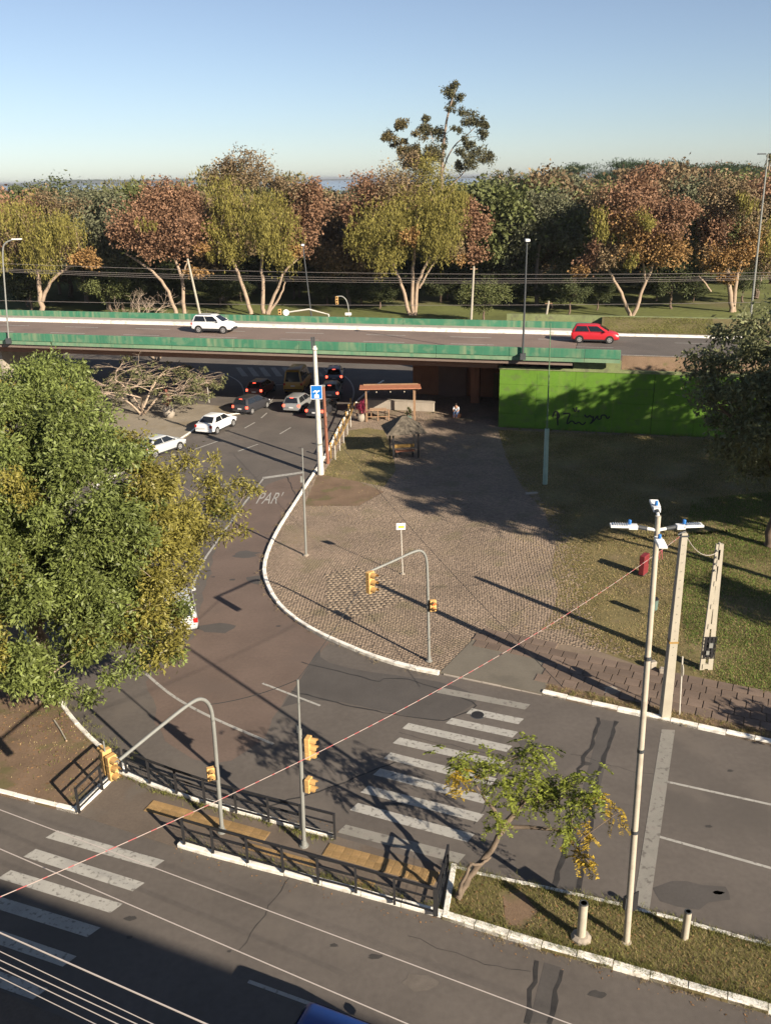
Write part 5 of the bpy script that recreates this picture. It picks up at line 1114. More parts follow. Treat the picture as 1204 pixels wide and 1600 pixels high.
class Tree:
    def __init__(s, seed): s.g = np.random.default_rng(seed); s.rr = random.Random(seed); s.wood = MB(); s.nodes = []; s.L = {}
    def stem(s, pts, r0, r1, nodes=True, n=8):
        pts = smoothline(pts, 2); k = len(pts); rad = [r0 + (r1 - r0) * i / (k - 1) for i in range(k)]; pts = [p + Vector((s.rr.gauss(0, .25 * r) , s.rr.gauss(0, .25 * r), 0)) if 0 < i < k - 1 else p for i, (p, r) in enumerate(zip(pts, rad))]; s.wood.tube(pts, rad, n)
        if nodes: s.nodes += [(p, r) for p, r in list(zip(pts, rad))[k // 3:]]
    def reach(s, c, thin=.45, n=6):
        c = Vector(c); best = min(s.nodes, key=lambda q: (q[0] - c).length + max(0, q[0].z - c.z + .3) * 1.6); a, r = best; d = (c - a).length; mid = a.lerp(c, .5) + Vector((s.rr.uniform(-.1, .1), s.rr.uniform(-.1, .1), s.rr.uniform(-.02, .14))) * d
        pts = smoothline([a, mid, c], 2); r0 = min(r * .75, .02 + .022 * d); r1 = max(.012, r0 * .3); k = len(pts); rad = [r0 + (r1 - r0) * i / (k - 1) for i in range(k)]; s.wood.tube(pts, rad, n, cap=False); s.nodes += list(zip(pts[k // 2:], rad[k // 2:]))
    def clump(s, c, r, n, key, style='round', link_=True):
        if link_: s.reach(c)
        p, d = clump_leaves(s.g, np.array(c), r, n, style); s.L.setdefault(key, []).append((p, d))
    def build(s, root, wood_m, specs, trunk='trunk'):
        part(trunk, s.wood, wood_m, root, smooth=60)
        for key, (nm, m_, size, asp) in specs.items():
            if key in s.L:
                p = np.concatenate([a for a, _ in s.L[key]]); d = np.concatenate([a for _, a in s.L[key]]); link(nm, leaves_mesh(nm, p, d, size, asp, s.g), m_, root)

def pxof(w):
    v = Vector(w) - CAM; return CX + FPX * v.dot(RT) / v.dot(FW)
# ---- the big broad-leaved tree at left
root = thing('broadleaf_tree', 'big dense broad leaved tree filling the left foreground', 'tree', P(70, 1095, .1)); b = root.location
T = Tree(11); Z = Vector((0, 0, 1))
def loc(x, y, z): return P(x, y, z) - b
T.stem([Vector((0, 0, 0)), Vector((-.3, .8, 1.6)), Vector((-.6, 1.6, 3.2))], .42, .30, n=10)
fork = Vector((-.6, 1.6, 3.2)); base_xy = b
# crown silhouettes traced as an ellipsoid set; clumps scattered on its surface
T.stem([fork, Vector((1.2, 3.0, 5.0)), Vector((3.0, 4.6, 6.6))], .22, .10); T.stem([fork, Vector((-1.6, 3.0, 5.6)), Vector((-2.4, 4.2, 8.6))], .24, .10); T.stem([fork, Vector((-3, 1.2, 5)), Vector((-5, 2.2, 7))], .2, .08); T.stem([fork, Vector((.4, .6, 5.0)), Vector((1.4, .4, 6.6))], .2, .08)
g = T.g
ELL = [((60, 760), 33.5, (4.6, 4.2, 4.3), 120), ((150, 830), 31.5, (3.4, 3.4, 4.2), 80), ((40, 950), 30.0, (3.6, 3.2, 3.6), 75), ((225, 875), 33.0, (1.6, 2.4, 3.4), 44), ((70, 655), 37.0, (3.0, 3.2, 2.6), 56), ((275, 790), 36.5, (2.0, 2.0, 1.9), 34), ((-60, 800), 32.0, (4.2, 4.2, 5.2), 50)]
for (px, py), Y, rad, n in ELL:
    c = PY(px, py, Y) - b
    for k in range(n):
        d = g.normal(size=3); d /= np.linalg.norm(d)
        if d[1] > .55: d[1] *= -1
        p = np.array(c) + d * np.array(rad) * g.uniform(.62, 1.0)
        if p[2] < 1.9: continue
        T.clump(p, g.uniform(.55, .95), int(g.uniform(450, 740) * (.6 if px > 250 else 1)), 'y' if g.random() < min(.9, max(.08, (pxof(p + np.array(b)) - 195) / 45)) else 'g')  # clumps further right in view take the painted glass tint
for px, py, Y, r in ((330, 745, 37, .7), (345, 770, 36, .8), (365, 800, 36, .8), (385, 765, 37, .6), (335, 715, 38, .45), (320, 830, 35, .8), (350, 835, 35, .6), (290, 720, 37, .8), (400, 765, 37.5, .45), (372, 755, 37, .6), (380, 830, 35.5, .5), (300, 880, 33, .7), (285, 950, 31, .6), (270, 1010, 29.5, .6), (245, 1030, 29, .6), (100, 1075, 28.5, .7), (140, 1090, 28, .5), (60, 1040, 29, .8), (15, 1050, 29, .8), (200, 1040, 29, .6), (170, 1060, 28.5, .5), (255, 985, 31, .8), (268, 960, 31.5, .8), (250, 1015, 30, .8), (280, 985, 31, .6), (235, 1000, 30.5, .8), (262, 920, 32, .8), (285, 905, 32, .7), (225, 1030, 29.5, .7), (275, 1025, 29.5, .5)):
    T.clump(np.array(PY(px, py, Y) - b), r, int((300 if px > 310 else 560) * r), 'y' if (px > 225 and g.random() < .85) else 'g')
T.build(root, barkg, {'g': ('crown', L_big, .19, .36), 'y': ('crown', L_bigy, .185, .36)})
# ---- jacaranda-like street tree on the median
root = thing('feathery_tree', 'small leaning feathery leaved tree growing from the grass median', 'tree', P(714, 1405, .11)); b = root.location
T = Tree(21); Y0 = b.y
def pv(x, y, dy=0.0): return PY(x, y, Y0 + dy) - b
T.stem([Vector((0, 0, 0)), pv(735, 1365, .2), pv(762, 1335, .3), pv(782, 1300, .3)], .115, .075, n=9)
T.stem([pv(782, 1300, .3), pv(800, 1275, .4), pv(818, 1250, .5)], .11, .05); T.stem([pv(782, 1300, .3), pv(775, 1270, .1), pv(755, 1245, 0)], .08, .035); T.stem([pv(788, 1292, .3), pv(850, 1295, -.1), pv(890, 1300, -.3)], .07, .03); T.stem([pv(818, 1250, .5), pv(850, 1255, .3), pv(880, 1245, .2)], .05, .03)
T.stem([pv(715, 1400, -.3), pv(722, 1378, -.4), pv(735, 1350, -.3)], .07, .04, False)
T.stem([pv(735, 1350, -.3), pv(752, 1352, .0), pv(765, 1340, .3)], .045, .04, False)
for x, y, dy, r, key in ((712, 1183, .2, .42, 'g'), (718, 1215, -.2, .38, 'y'), (765, 1200, .4, .55, 'g'), (780, 1225, -.2, .5, 'g'), (820, 1178, .5, .48, 'g'), (830, 1215, .1, .55, 'g'), (850, 1250, .3, .45, 'g'), (885, 1230, .4, .55, 'g'), (910, 1225, 0, .55, 'g'), (920, 1250, -.2, .45, 'g'), (890, 1265, -.4, .45, 'g'), (900, 1225, .5, .5, 'g'), (935, 1245, .2, .3, 'y'), (905, 1332, -.4, .30, 'y'), (920, 1348, -.5, .22, 'y'), (888, 1300, -.4, .26, 'g'), (775, 1280, -.3, .3, 'g'), (840, 1170, .2, .3, 'g'), (965, 1270, 0, .2, 'y'), (800, 1240, .7, .4, 'g'), (845, 1235, .8, .4, 'g'), (735, 1195, .5, .3, 'g'), (870, 1225, .7, .4, 'g'), (915, 1300, -.2, .25, 'y')):
    c = pv(x, y, dy); T.reach(c, n=5)
    for k in range(int((21 if x < 870 else 15) * r / .4)):
        o_ = np.array(c) + g.normal(size=3) * r * .48; d = g.normal(size=3); d[2] = -abs(d[2]) * .4; d /= np.linalg.norm(d); ln = .42; m_ = 26; t = np.linspace(0, 1, m_)[:, None]; p = o_ + d * ln * t + np.array([0, 0, -.16]) * t ** 2; s_ = np.cross(d, [0, 0, 1.0]); s_ /= np.linalg.norm(s_) + 1e-6
        sg_ = np.where(np.arange(m_) % 2 == 0, 1, -1)[:, None]; T.L.setdefault(key, []).append((p + s_ * sg_ * .055 * (1 - t * .5), s_ * sg_ + d * .5 + g.normal(0, .2, (m_, 3))))
T.build(root, mat('bark_dark', (.15, .115, .085), .95, .3, 3, .6, 14), {'g': ('crown', L_jac, .105, .36), 'y': ('crown', L_jacy, .105, .36)})
# bare suckers at its foot and saplings under the big tree
# ---- generic crown at a picture position: centre px, radius px, distance
def crown_tree(seed, name, label, base, stems, blobs, woodm, spec, r0=.3, group=None, fill=1.9):
    """blobs: (px, py, rpx, dY, key, style, leaves)"""
    root = thing(name, label, 'tree', base, 0, group); T = Tree(seed); b = base; Y0 = b.y
    for pts, ra, rb in stems: T.stem([(PY(x, y, Y0 + dy) - b) if z is None else Vector((0, 0, 0)) for x, y, dy, z in [(p + (0,) * (3 - len(p)))[:3] + (None,) for p in pts]], ra * .78, rb * .8)
    for px, py, rpx, dy, key, style, n in blobs:
        c = PY(px, py, Y0 + dy) - b; mpp = Y0 / 1300.0; R = rpx * mpp; sub = max(3, int((rpx / 14.0) ** 2 * 1.6))
        for k in range(sub):
            d = T.g.normal(size=3); d /= np.linalg.norm(d); p = np.array(c) + d * R * T.g.random() ** .4 * np.array([.85, .85, .8]); T.clump(p, R * T.g.uniform(.36, .72) + (.5 if rpx > 20 else .15), int(n * fill / sub * T.g.uniform(.6, 1.5)), key, style)
    T.build(root, woodm, spec); return root
SPEC = {'r': ('crown', L_rust, .36, .7), 'o': ('crown', L_orange, .34, .7), 'y': ('crown', L_yg, .36, .34), 'b': ('crown', L_bronze, .34, .6), 'e': ('crown', L_ever, .36, .6), 'l': ('crown', L_olive, .36, .6), 'w': ('crown', L_yg, .40, .28)}
g = np.random.default_rng(77)
def fb(x, Y): return far_base(x, Y)
Yf = 138
crown_tree(101, 'plane_tree', 'yellow green drooping tree with pale forked trunk at the far left', fb(66, Yf), [([(66, 488), (60, 440), (55, 415), (50, 385)], .55, .25), ([(66, 470), (80, 435), (110, 415), (128, 410)], .4, .14), ([(58, 425), (75, 412), (85, 400)], .25, .1)],
  [(45, 335, 38, 0, 'w', 'willow', 2200), (85, 350, 36, -2, 'w', 'willow', 2000), (20, 360, 34, 1, 'b', 'willow', 1500), (60, 385, 34, -3, 'w', 'willow', 1700), (100, 385, 26, 0, 'b', 'round', 900), (128, 400, 20, -1, 'o', 'round', 800), (10, 390, 26, 0, 'w', 'willow', 1200), (90, 318, 26, 2, 'b', 'round', 900), (140, 408, 13, -1, 'o', 'round', 400)], barkp, SPEC)
crown_tree(102, 'plane_tree', 'rusty leaved tree with two slim pale trunks left of the white SUV', fb(277, Yf), [([(275, 490), (262, 450), (235, 420), (195, 395)], .42, .15), ([(288, 490), (286, 440), (275, 405), (255, 370)], .42, .15), ([(286, 430), (292, 410), (296, 390)], .2, .1)],
  [(230, 335, 44, 0, 'r', 'round', 3000), (275, 345, 44, -1, 'r', 'round', 2900), (205, 365, 32, -1, 'r', 'round', 1700), (300, 330, 30, 1, 'r', 'round', 1400), (255, 305, 30, 2, 'r', 'round', 1400), (250, 375, 30, -2, 'r', 'round', 1400), (310, 385, 15, -1, 'o', 'round', 500), (180, 370, 16, -1, 'r', 'round', 500), (305, 425, 14, -2, 'o', 'round', 380), (230, 345, 12, -5, 'y', 'willow', 260)], barkp, SPEC)
crown_tree(103, 'willow_tree', 'tall willowy yellow green tree with white branching trunks left of centre', fb(418, Yf), [([(392, 490), (375, 430), (350, 385), (345, 350)], .45, .15), ([(412, 490), (410, 440), (408, 400), (415, 350)], .45, .18), ([(418, 490), (432, 455), (442, 425), (465, 405)], .4, .12), ([(420, 490), (440, 460), (445, 440)], .3, .1)],
  [(345, 300, 32, 0, 'w', 'willow', 2200), (375, 340, 34, -1, 'w', 'willow', 2400), (330, 350, 22, 0, 'w', 'willow', 1200), (420, 330, 38, -2, 'w', 'willow', 2800), (425, 370, 34, -2, 'w', 'willow', 2200), (370, 385, 24, -1, 'w', 'willow', 1200), (395, 275, 30, 2, 'b', 'round', 1300), (350, 272, 26, 3, 'b', 'round', 1000), (450, 300, 28, 0, 'b', 'round', 1200), (480, 330, 32, 1, 'r', 'round', 1900), (490, 300, 22, 1, 'r', 'round', 1000), (470, 370, 22, 0, 'r', 'round', 1000), (462, 395, 14, -1, 'o', 'round', 500), (440, 395, 20, -2, 'w', 'willow', 900), (330, 385, 16, 0, 'w', 'willow', 600)], barkp, SPEC)
crown_tree(104, 'willow_tree', 'largest mixed green and rust tree with white trunks right of centre', fb(648, Yf), [([(640, 494), (630, 455), (620, 425), (605, 390)], .45, .15), ([(648, 494), (650, 450), (660, 420), (680, 390)], .45, .15), ([(645, 494), (643, 440), (646, 410), (650, 360)], .4, .2), ([(655, 450), (668, 425), (688, 395)], .25, .1)],
  [(600, 345, 38, -2, 'w', 'willow', 2700), (570, 365, 26, -1, 'y', 'willow', 1400), (680, 320, 44, -2, 'w', 'willow', 3200), (640, 330, 44, 0, 'w', 'willow', 2600), (690, 360, 34, -3, 'w', 'willow', 2000), (600, 385, 26, -2, 'y', 'willow', 1300), (620, 285, 36, 1, 'b', 'round', 2000), (580, 300, 34, 2, 'r', 'round', 1800), (555, 330, 22, 2, 'r', 'round', 900), (665, 275, 34, 2, 'w', 'round', 1700), (705, 300, 26, 0, 'w', 'willow', 1400), (735, 340, 28, 1, 'r', 'round', 1600), (740, 380, 22, 0, 'r', 'round', 1100), (725, 400, 18, -1, 'o', 'round', 800), (645, 370, 20, -4, 'o', 'round', 700), (545, 350, 16, 1, 'r', 'round', 500), (650, 255, 20, 3, 'b', 'round', 700), (700, 390, 22, -1, 'b', 'round', 800)], barkp, SPEC)
crown_tree(105, 'plane_tree', 'orange and rust tree with a white V shaped trunk behind the red hatchback', fb(985, 132), [([(984, 495), (972, 460), (958, 435), (945, 415)], .40, .15), ([(987, 495), (1003, 455), (1015, 425), (1028, 385)], .42, .15), ([(1008, 440), (1004, 410), (1004, 370)], .25, .12)],
  [(990, 320, 44, 1, 'r', 'round', 3000), (1035, 345, 36, 0, 'r', 'round', 2200), (950, 330, 34, 2, 'b', 'round', 1700), (985, 365, 34, -1, 'o', 'round', 1900), (1045, 385, 28, -1, 'o', 'round', 1600), (960, 400, 28, -1, 'b', 'round', 1500), (925, 400, 22, 0, 'r', 'round', 900), (1065, 340, 20, 0, 'r', 'round', 900), (990, 405, 12, -3, 'y', 'willow', 400), (1010, 290, 26, 2, 'r', 'round', 1200), (935, 345, 20, -2, 'y', 'willow', 700), (915, 425, 16, 0, 'o', 'round', 500), (1000, 350, 18, -4, 'y', 'round', 500)], barkp, SPEC)
crown_tree(106, 'plane_tree', 'thin bronze tree with a stout pale trunk at the right edge', fb(1144, 136), [([(1142, 490), (1138, 440), (1135, 400), (1130, 350)], .55, .2), ([(1146, 490), (1150, 430), (1165, 380), (1185, 350)], .45, .15), ([(1110, 455), (1100, 440), (1090, 430)], .2, .1)],
  [(1130, 310, 36, 0, 'b', 'round', 1700), (1165, 330, 36, -1, 'b', 'round', 1700), (1110, 350, 28, 0, 'r', 'round', 1200), (1160, 385, 30, -1, 'o', 'round', 1400), (1120, 395, 26, -1, 'o', 'round', 1000), (1195, 360, 30, 0, 'y', 'willow', 1200), (1160, 310, 16, -3, 'y', 'willow', 700), (1105, 400, 20, 0, 'b', 'round', 800), (1200, 405, 24, 0, 'b', 'round', 900), (1135, 425, 18, -1, 'o', 'round', 500), (1185, 300, 24, 2, 'r', 'round', 900)], barkp, SPEC)
# tall sparse eucalyptus above them
b = fb(700, 175); bl = []
for px, py, r in ((605, 212, 12), (625, 205, 14), (640, 225, 20), (655, 240, 20), (632, 240, 16), (625, 222, 10), (612, 222, 9), (655, 215, 10), (600, 216, 7), (708, 145, 13), (716, 160, 12), (698, 146, 9), (722, 175, 9), (672, 195, 14), (665, 205, 10), (685, 205, 9), (690, 215, 9), (712, 205, 8), (735, 185, 13), (745, 188, 10), (755, 195, 9), (755, 212, 8), (728, 190, 8), (725, 220, 9), (740, 235, 15), (755, 250, 14), (735, 255, 16), (715, 255, 12), (720, 240, 10), (690, 235, 10), (675, 240, 14), (705, 168, 7), (757, 203, 8)):
    bl.append((px, py, r, g.uniform(-2, 2), 'e' if px > 655 else 'l', 'round', int(2.6 * r * r)))
crown_tree(107, 'eucalyptus_tree', 'tall sparse eucalyptus rising above all other trees', b, [([(700, 480), (692, 330), (690, 265), (693, 215), (700, 175), (708, 150)], .6, .10), ([(690, 270), (705, 230), (730, 210), (745, 195)], .2, .06), ([(692, 330), (660, 270), (640, 240), (612, 215)], .25, .07), ([(691, 260), (680, 235), (672, 205)], .15, .05), ([(692, 300), (720, 275), (738, 250)], .2, .07)], bl, barkg,
  {'e': ('crown', L_euc, .42, .4), 'l': ('crown', mat('leaf_euc_olive', (.13, .105, .045), .65, .2, .3, isl=.35, trans=.2), .42, .4)})
# ---- prototypes for the middle and far woods (unit height ~ 1, scaled)
def proto(seed, name, key, style, nb, nl, size, asp, woodm, leafmat, H=14.0, spread=.42, zc=.62, zr=.36):
    T = Tree(seed); rr = T.rr; T.stem([Vector((0, 0, 0)), Vector((rr.uniform(-.3, .3), rr.uniform(-.3, .3), H * .3)), Vector((rr.uniform(-.6, .6), rr.uniform(-.6, .6), H * .7))], .34, .12)
    for k in range(nb):
        d = T.g.normal(size=3); d /= np.linalg.norm(d); f = T.g.random() ** .35; p = np.array([d[0] * spread * H * f, d[1] * spread * H * f, H * zc + d[2] * zr * H * f]); T.clump(p, H * T.g.uniform(.095, .17), int(nl * T.g.uniform(.6, 1.4)), 'a', style)
    me_w = bpy.data.meshes.new('trunk'); me_w.from_pydata(T.wood.v, [], T.wood.f); me_w.materials.append(woodm)
    p = np.concatenate([a for a, _ in T.L['a']]); d = np.concatenate([a for _, a in T.L['a']]); me_l = leaves_mesh('crown', p, d, size, asp, T.g); me_l.materials.append(leafmat); return name, me_w, me_l, float(np.percentile(p[:, 2], 99.3))
PR = {k: proto(*v) for k, v in {
 'ever': (201, 'evergreen_tree', 'a', 'round', 46, 260, .42, .6, bark, L_ever), 'ever2': (202, 'evergreen_tree', 'a', 'round', 38, 280, .42, .6, bark, mat('leaf_mid_green', (.105, .12, .04), .65, .25, .2, isl=.35, trans=.22), 13, .46, .58, .33),
 'olive': (203, 'grey_green_tree', 'a', 'round', 42, 260, .42, .5, barkg, L_dark), 'rust': (204, 'rusty_tree', 'a', 'round', 40, 240, .42, .7, barkg, L_rust), 'bronze': (205, 'bronze_tree', 'a', 'round', 38, 240, .42, .7, barkg, L_bronze),
 'pine': (206, 'pine_tree', 'a', 'pine', 34, 280, .42, .25, bark, L_pine, 16, .30, .74, .22), 'yg': (207, 'yellow_green_tree', 'a', 'willow', 38, 260, .45, .3, barkg, mat('leaf_olive_yellow', (.17, .155, .055), .65, .25, .2, isl=.35, trans=.22))}.items()}
usedp = set()
def plant(kind, x, Y, top_px, label, group, seed, wide=1.0):
    nm, mw, ml, H = PR[kind]; rr = random.Random(seed); b = far_base(x, Y); h = PY(x, top_px, Y).z - b.z; s_ = h / H
    o = thing(nm, label, 'tree', b, rr.uniform(0, 6.28), group); o.scale = (s_ * wide, s_ * wide, s_)
    for n_, me in (('trunk', mw), ('crown', ml)): link(n_, me, None, o)
    return o
NEAR = [('olive', 148, 150, 298, 'blue grey evergreen between the first yellow tree and the rusty one'), ('olive', 112, 160, 300, 'grey green tree behind the leftmost yellow tree'), ('ever2', 195, 165, 293, 'green tree peeping over the left of the rusty tree'), ('bronze', 335, 160, 300, 'bronze tree in the gap between rusty tree and willow'), ('bronze', 515, 158, 305, 'dark bronze tree in the gap between the two willowy trees'), ('bronze', 540, 150, 335, 'lower bronze tree in the gap left of the largest tree'), ('ever2', 775, 150, 285, 'green leafy tree right behind the largest tree'), ('olive', 800, 156, 275, 'grey green tree right of the largest tree'), ('olive', 845, 146, 300, 'grey green tree behind the boxy headed lamp post'), ('bronze', 850, 160, 270, 'bronze tree behind the lamp post with the boxy head'), ('ever2', 905, 150, 290, 'mid green tree left of the orange V trunk tree'), ('olive', 885, 165, 268, 'grey green crown left above the V trunk tree'), ('ever', 900, 136, 425, 'low dark leafy evergreen by the mossy back wall'), ('ever', 945, 140, 430, 'second low dark evergreen by the mossy back wall'), ('ever2', 760, 128, 440, 'small bright green bush tree by the grey power pole'), ('olive', 1085, 155, 280, 'grey green tree between the two right hand autumn trees'), ('ever', 1065, 140, 395, 'dark evergreen under the right hand autumn trees'), ('ever2', 1200, 150, 275, 'green tree at the right edge behind the bronze tree'), ('ever', 700, 155, 385, 'dark evergreen behind the trunks of the largest tree'), ('ever', 590, 160, 400, 'dark evergreen behind the left branches of the largest tree'), ('ever', 450, 160, 395, 'dark evergreen behind the white willow trunks'), ('ever', 230, 158, 400, 'dark evergreen below the rusty crown'), ('rust', 20, 160, 305, 'rusty tree at the left frame edge'), ('bronze', 1030, 165, 262, 'bronze crown rising behind the V trunk tree'), ('ever', 20, 150, 400, 'dark evergreen low at the left frame edge'), ('ever2', 150, 146, 420, 'low green evergreen right of the leftmost trunk'), ('ever', 1180, 146, 400, 'dark evergreen low at the right frame edge')]
for i, (k, x, Y, ty, lab) in enumerate(NEAR): plant(k, x, Y, ty, lab, 'park trees behind the front row', 300 + i, 1.0 if ty < 390 else 1.15)
for i, (x, Y, ty) in enumerate(((15, 156, 440), (170, 150, 432), (330, 152, 428), (365, 158, 436), (505, 152, 425), (560, 150, 430), (590, 146, 440), (610, 158, 418), (690, 152, 425), (800, 146, 420), (825, 152, 430), (870, 142, 445), (1040, 150, 430), (1100, 148, 440), (460, 162, 420), (250, 160, 425))):
    plant('ever', x, Y, ty, ['low dark shrub tree at the left frame edge', 'low dark shrub tree left of the rusty trunks', 'low dark shrub tree between rusty trunks and willow', 'low dark shrub tree touching the left willow trunk', 'low dark shrub tree right of the thin dark lamp post', 'low dark shrub tree left of the largest trunk', 'low dark shrub tree close to the largest trunk', 'taller dark shrub tree behind the largest trunk', 'low dark shrub tree left of the grey power pole', 'low dark shrub tree left of the boxy headed lamp post', 'low dark shrub tree right behind the boxy headed lamp post', 'low dark shrub tree left of the white V trunk', 'low dark shrub tree right of the white V trunk', 'low dark shrub tree left of the stout pale trunk', 'low dark shrub tree behind the thin dark lamp post', 'low dark shrub tree behind the slim pale trunks'][i], 'shrub trees in the shade behind the front row', 700 + i, 1.7)
PLC = ['at the left frame edge', 'behind the leftmost yellow tree', 'behind the first gap from the left', 'behind the rusty tree', 'behind the white SUV', 'behind the white branching willow', 'behind the thin dark lamp post', 'in the gap left of the largest tree', 'left behind the biggest tree', 'behind the largest tree', 'right behind the largest tree', 'right of the grey power pole', 'behind the boxy headed lamp post', 'right of the boxy headed lamp post', 'above the red hatchback', 'behind the white V trunk', 'right of the white V trunk', 'left of the stout pale trunk', 'behind the stout pale trunk', 'at the right frame edge']
for i in range(20):
    plant(('ever', 'bronze', 'ever', 'olive')[i % 4], 8 + i * 63, 166 + (i * 7) % 13, 372 + (i * 37) % 26, ('dark evergreen', 'bronze tree', 'dark evergreen', 'grey green tree')[i % 4] + ' of middle height ' + PLC[i], 'middle height park trees', 800 + i, 1.35)
rr = random.Random(42)
kinds = ['ever', 'ever2', 'olive', 'rust', 'bronze', 'yg', 'ever', 'ever2']
LAB = {'ever': 'dark evergreen tree far back in the park woods', 'ever2': 'mid green tree far back in the park woods', 'olive': 'grey green tree far back in the park woods', 'rust': 'rusty tree far back in the park woods', 'bronze': 'bronze tree far back in the park woods', 'yg': 'olive yellow tree far back in the park woods', 'pine': 'dark pine tree far back in the park woods'}
GRP = {'ever': 'dark evergreens of the far woods', 'ever2': 'mid green trees of the far woods', 'olive': 'grey green trees of the far woods', 'rust': 'rusty trees of the far woods', 'bronze': 'bronze trees of the far woods', 'yg': 'olive yellow trees of the far woods', 'pine': 'pines of the far woods'}
for row, (Y, ty0, step) in enumerate(((178, 318, 62), (205, 312, 55), (240, 306, 50), (290, 300, 46), (360, 298, 42))):
    x = -40 + row * 13
    while x < 1260:
        ty = ty0 + rr.uniform(-9, 8) - (x / 1204) ** 2 * 34 + (6 if 60 < x < 160 or 480 < x < 560 else 0)
        if 880 < x < 960: ty += 6
        k = rr.choice(kinds); plant(k, x, Y + rr.uniform(-10, 10), ty, LAB[k].split(' far back')[0] + ['', ' second row', ' third row', ' fourth row', ' last row'][row].replace(' ', ', ', 1) + (' of woods ' if row else ', first row of woods ') + PLC[min(19, max(0, int(x / 60.2)))], GRP[k], int(x * 7 + row), 1.15); x += step * rr.uniform(.8, 1.2)
for i, (x, ty) in enumerate(((978, 250), (1036, 252), (1070, 256), (1110, 258), (1150, 260), (1135, 255), (1185, 262), (905, 256), (960, 268), (1010, 266))): plant('pine', x, 230 + 6 * i, ty, ['round topped pine standing clear against the lake', 'second round topped pine right of the clear one', 'pine in the middle of the right hand skyline', 'broad pine on the right hand skyline', 'pine left of the tall twin lamp post', 'pine tucked behind the broad skyline pine', 'pine beside the tall twin lamp post', 'pointed pine above the bronze skyline trees', 'low pine beside the clear round topped one', 'low pine between the two round topped ones'][i], 'pines on the right hand skyline', 500 + i, .9)
for i, (x, ty, lab) in enumerate(((85, 285, 'rounded green crown against the lake at left'), (215, 284, 'rounded olive crown left of the tall willow'), (265, 288, 'low olive crown above the rusty tree'), (370, 262, 'tall olive crown behind the willow top'))): plant('yg' if i else 'ever', x, 215, ty, lab, 'skyline trees at left', 600 + i, 1.35)
# palms
for i, (x, ty) in enumerate(((797, 262), (781, 268), (833, 263), (1196, 238))):
    Y = 200 + i * 5; b = far_base(x, Y); h = PY(x, ty, Y).z; o = thing('palm_tree', ['palm with a ragged crown on the skyline right of the eucalyptus', 'shorter palm half hidden left of the other skyline palms', 'palm standing alone on the skyline above the lamp post', 'palm beside the tall lamp post at the right edge'][i], 'tree', b, 0, 'palms on the skyline'); mb = MB(); mb.tube([(0, 0, 0), (.1, 0, h * .5), (0, 0, h - 1.5)], [.3, .24, .2], 7); part('trunk', mb, barkg, o); mb = MB(); r2 = random.Random(i)
    for k in range(34):
        a = r2.uniform(0, 6.28); e = r2.uniform(-.7, 1.25); l = r2.uniform(1.7, 2.4); d = Vector((math.cos(a) * math.cos(e), math.sin(a) * math.cos(e), math.sin(e))); s_ = Vector((-math.sin(a), math.cos(a), 0)) * .16; p0 = Vector((0, 0, h - 1.5)); p1 = p0 + d * l * .6; p2 = p0 + d * l - Vector((0, 0, .5)); mb.add([p0 - s_ * .3, p0 + s_ * .3, p1 + s_, p1 - s_, p2], [(0, 1, 2, 3), (3, 2, 4)])
    part('fronds', mb, L_palm, o)
# ---- bare twiggy trees before and behind the overpass
def bare_tree(seed, name, label, base, H, spread, depth, leafy=0, top=.9):
    root = thing(name, label, 'tree', base); rr = random.Random(seed); wood = MB(); tips = []
    def grow(p, d, l, r, k):
        e = p + d * l + Vector((rr.uniform(-.1, .1), rr.uniform(-.1, .1), 0)) * l; m_ = p.lerp(e, .5) + Vector((rr.uniform(-.06, .06), rr.uniform(-.06, .06), .04)) * l; wood.tube([p, m_, e], [r, r * .85, r * .7], 5 if k > 2 else 4, cap=False)
        if k == 0: tips.append(e); return
        for q in range(3 if rr.random() < .75 else 2):
            nd = (d + Vector((rr.gauss(0, .62), rr.gauss(0, .62), rr.gauss(.05, .35))) * 1.0); nd.z = max(nd.z, -.25); nd.normalize(); nd = Vector((nd.x * spread, nd.y * spread, nd.z * top)).normalized(); grow(e, nd, l * rr.uniform(.62, .9), r * .62, k - 1)
    for q in range(5):
        a = q * 1.256 + rr.uniform(-.3, .3); grow(Vector((rr.uniform(-.2, .2), rr.uniform(-.2, .2), 0)), Vector((math.cos(a) * .65, math.sin(a) * .65, .8)).normalized(), H * .25, .11, depth)
    part('branches', wood, twig, root)
    if leafy:
        g_ = np.random.default_rng(seed); P_ = []; D_ = []
        for t in tips:
            if rr.random() < leafy: p, d = clump_leaves(g_, np.array(t) - [0, 0, .3], .45, 22, 'round'); P_.append(p); D_.append(d)
        link('crown', leaves_mesh('crown', np.concatenate(P_), np.concatenate(D_), .24, .5, g_), L_olive, root)
bare_tree(5, 'bare_tree', 'wide bare twiggy tree with sparse olive leaves before the overpass', P(222, 648, .09), 9.6, 1.6, 5, .3, .8)
b = fb(215, 104); b.z = 0; bare_tree(8, 'bare_tree', 'leafless twiggy tree showing over the rear parapet at left', b, 11.0, 1.1, 5, 0, 1.0)
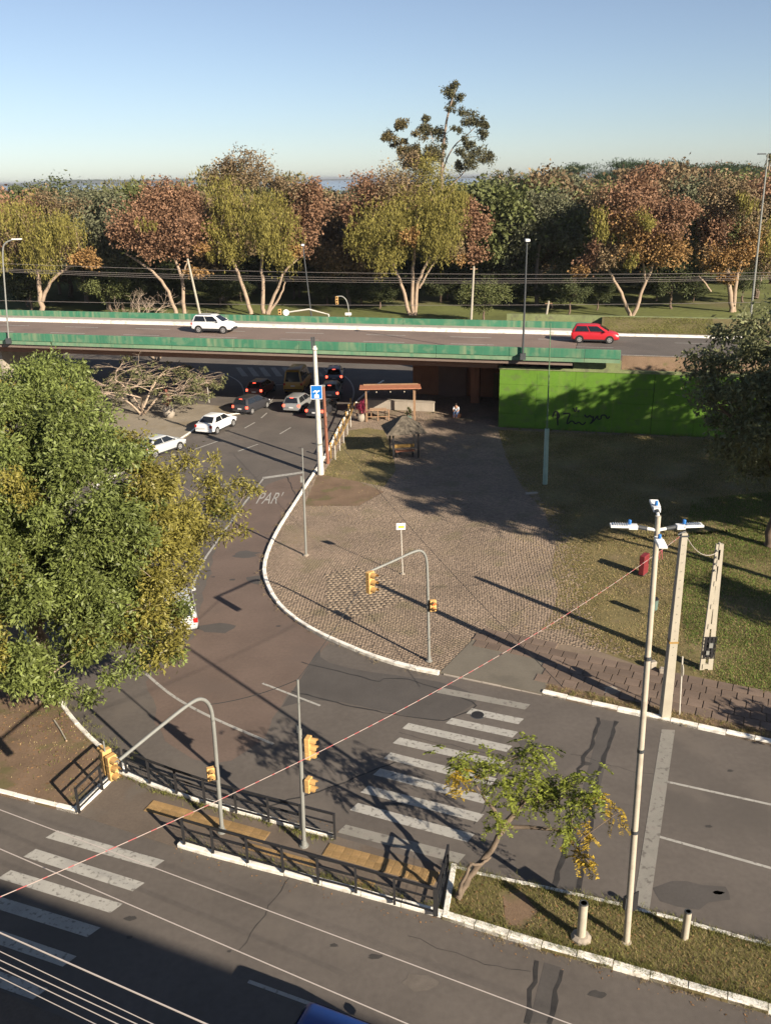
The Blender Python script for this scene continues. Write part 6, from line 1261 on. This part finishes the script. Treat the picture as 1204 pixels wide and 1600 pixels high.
# ---- dark tree right, and its neighbours outside the frame that shade the lawn and the wall
def side_tree(seed, label, x, y, H, zlow, R, n, leafmat=L_dark, name='shade_tree', lf=.34, mult=1.0):
    root = thing(name, label, 'tree', (x, y, .1)); T = Tree(seed); T.stem([Vector((0, 0, 0)), Vector((.2, .1, H * .3)), Vector((0, .3, H * .75))], .32, .10); T.stem([Vector((.1, 0, H * .3)), Vector((-R * .4, .2, H * .5)), Vector((-R * .7, 0, H * .6))], .16, .06)
    for k in range(n):
        d = T.g.normal(size=3); d /= np.linalg.norm(d); f = T.g.random() ** .33; p = np.array([d[0] * R * f, d[1] * R * f, (zlow + H) / 2 + d[2] * (H - zlow) / 2 * f]); T.clump(p, T.g.uniform(.7, 1.25), int(mult * T.g.uniform(90, 170)), 'a')
    T.build(root, bark, {'a': ('crown', leafmat, lf, .42)}); return root
side_tree(31, 'dark grey green tree leaning in from the right frame edge', 21.7, 46.0, 13.7, 4.0, 5.5, 170, mat('leaf_side', (.15, .16, .075), .6, .25, .3, isl=.4, trans=.25), lf=.28, mult=1.5)
side_tree(32, 'tall park tree outside the right frame shading the green wall', 36.5, 50.0, 15.5, 3.0, 7.0, 170, L_ever, lf=.5); side_tree(33, 'tall trunked park tree outside the right frame shading the cobbles', 26.5, 34.5, 17.0, 9.0, 5.4, 150, L_ever, lf=.45); side_tree(34, 'small park tree outside the right frame casting a patch on the lawn', 30.5, 25.5, 9.5, 6.0, 1.8, 30, L_ever); side_tree(35, 'low street tree outside the right frame shading the kerb', 20.6, 22.2, 4.2, 2.6, 1.1, 18, L_ever)
side_tree(36, 'broad park tree further outside the right frame', 32.5, 45.5, 17.5, 8.5, 5.6, 150, L_ever, lf=.45)
side_tree(37, 'dense park tree outside the right frame shading the middle lawn', 33, 37.5, 16.5, 8.0, 5.6, 170, L_ever, lf=.5)
side_tree(38, 'spreading park tree outside the right frame shading the far lawn', 38.5, 41, 15.5, 6.0, 5.4, 160, L_ever, lf=.5)

# ================================================================= HAZE
mb = MB(); mb.box((0, 5000, 15.0), (27000, 21000, 34.0)); me_o = part('haze', mb, None); me_o['kind'] = 'stuff'
hm = bpy.data.materials.new('haze'); hm.use_nodes = True; nt = hm.node_tree; nt.nodes.clear(); ho = nt.nodes.new('ShaderNodeOutputMaterial'); pv_ = nt.nodes.new('ShaderNodeVolumePrincipled')
pv_.inputs['Color'].default_value = (.56, .60, .68, 1); pv_.inputs['Density'].default_value = 0.00011; pv_.inputs['Anisotropy'].default_value = 0.2
nt.links.new(pv_.outputs[0], ho.inputs['Volume']); me_o.data.materials.append(hm)
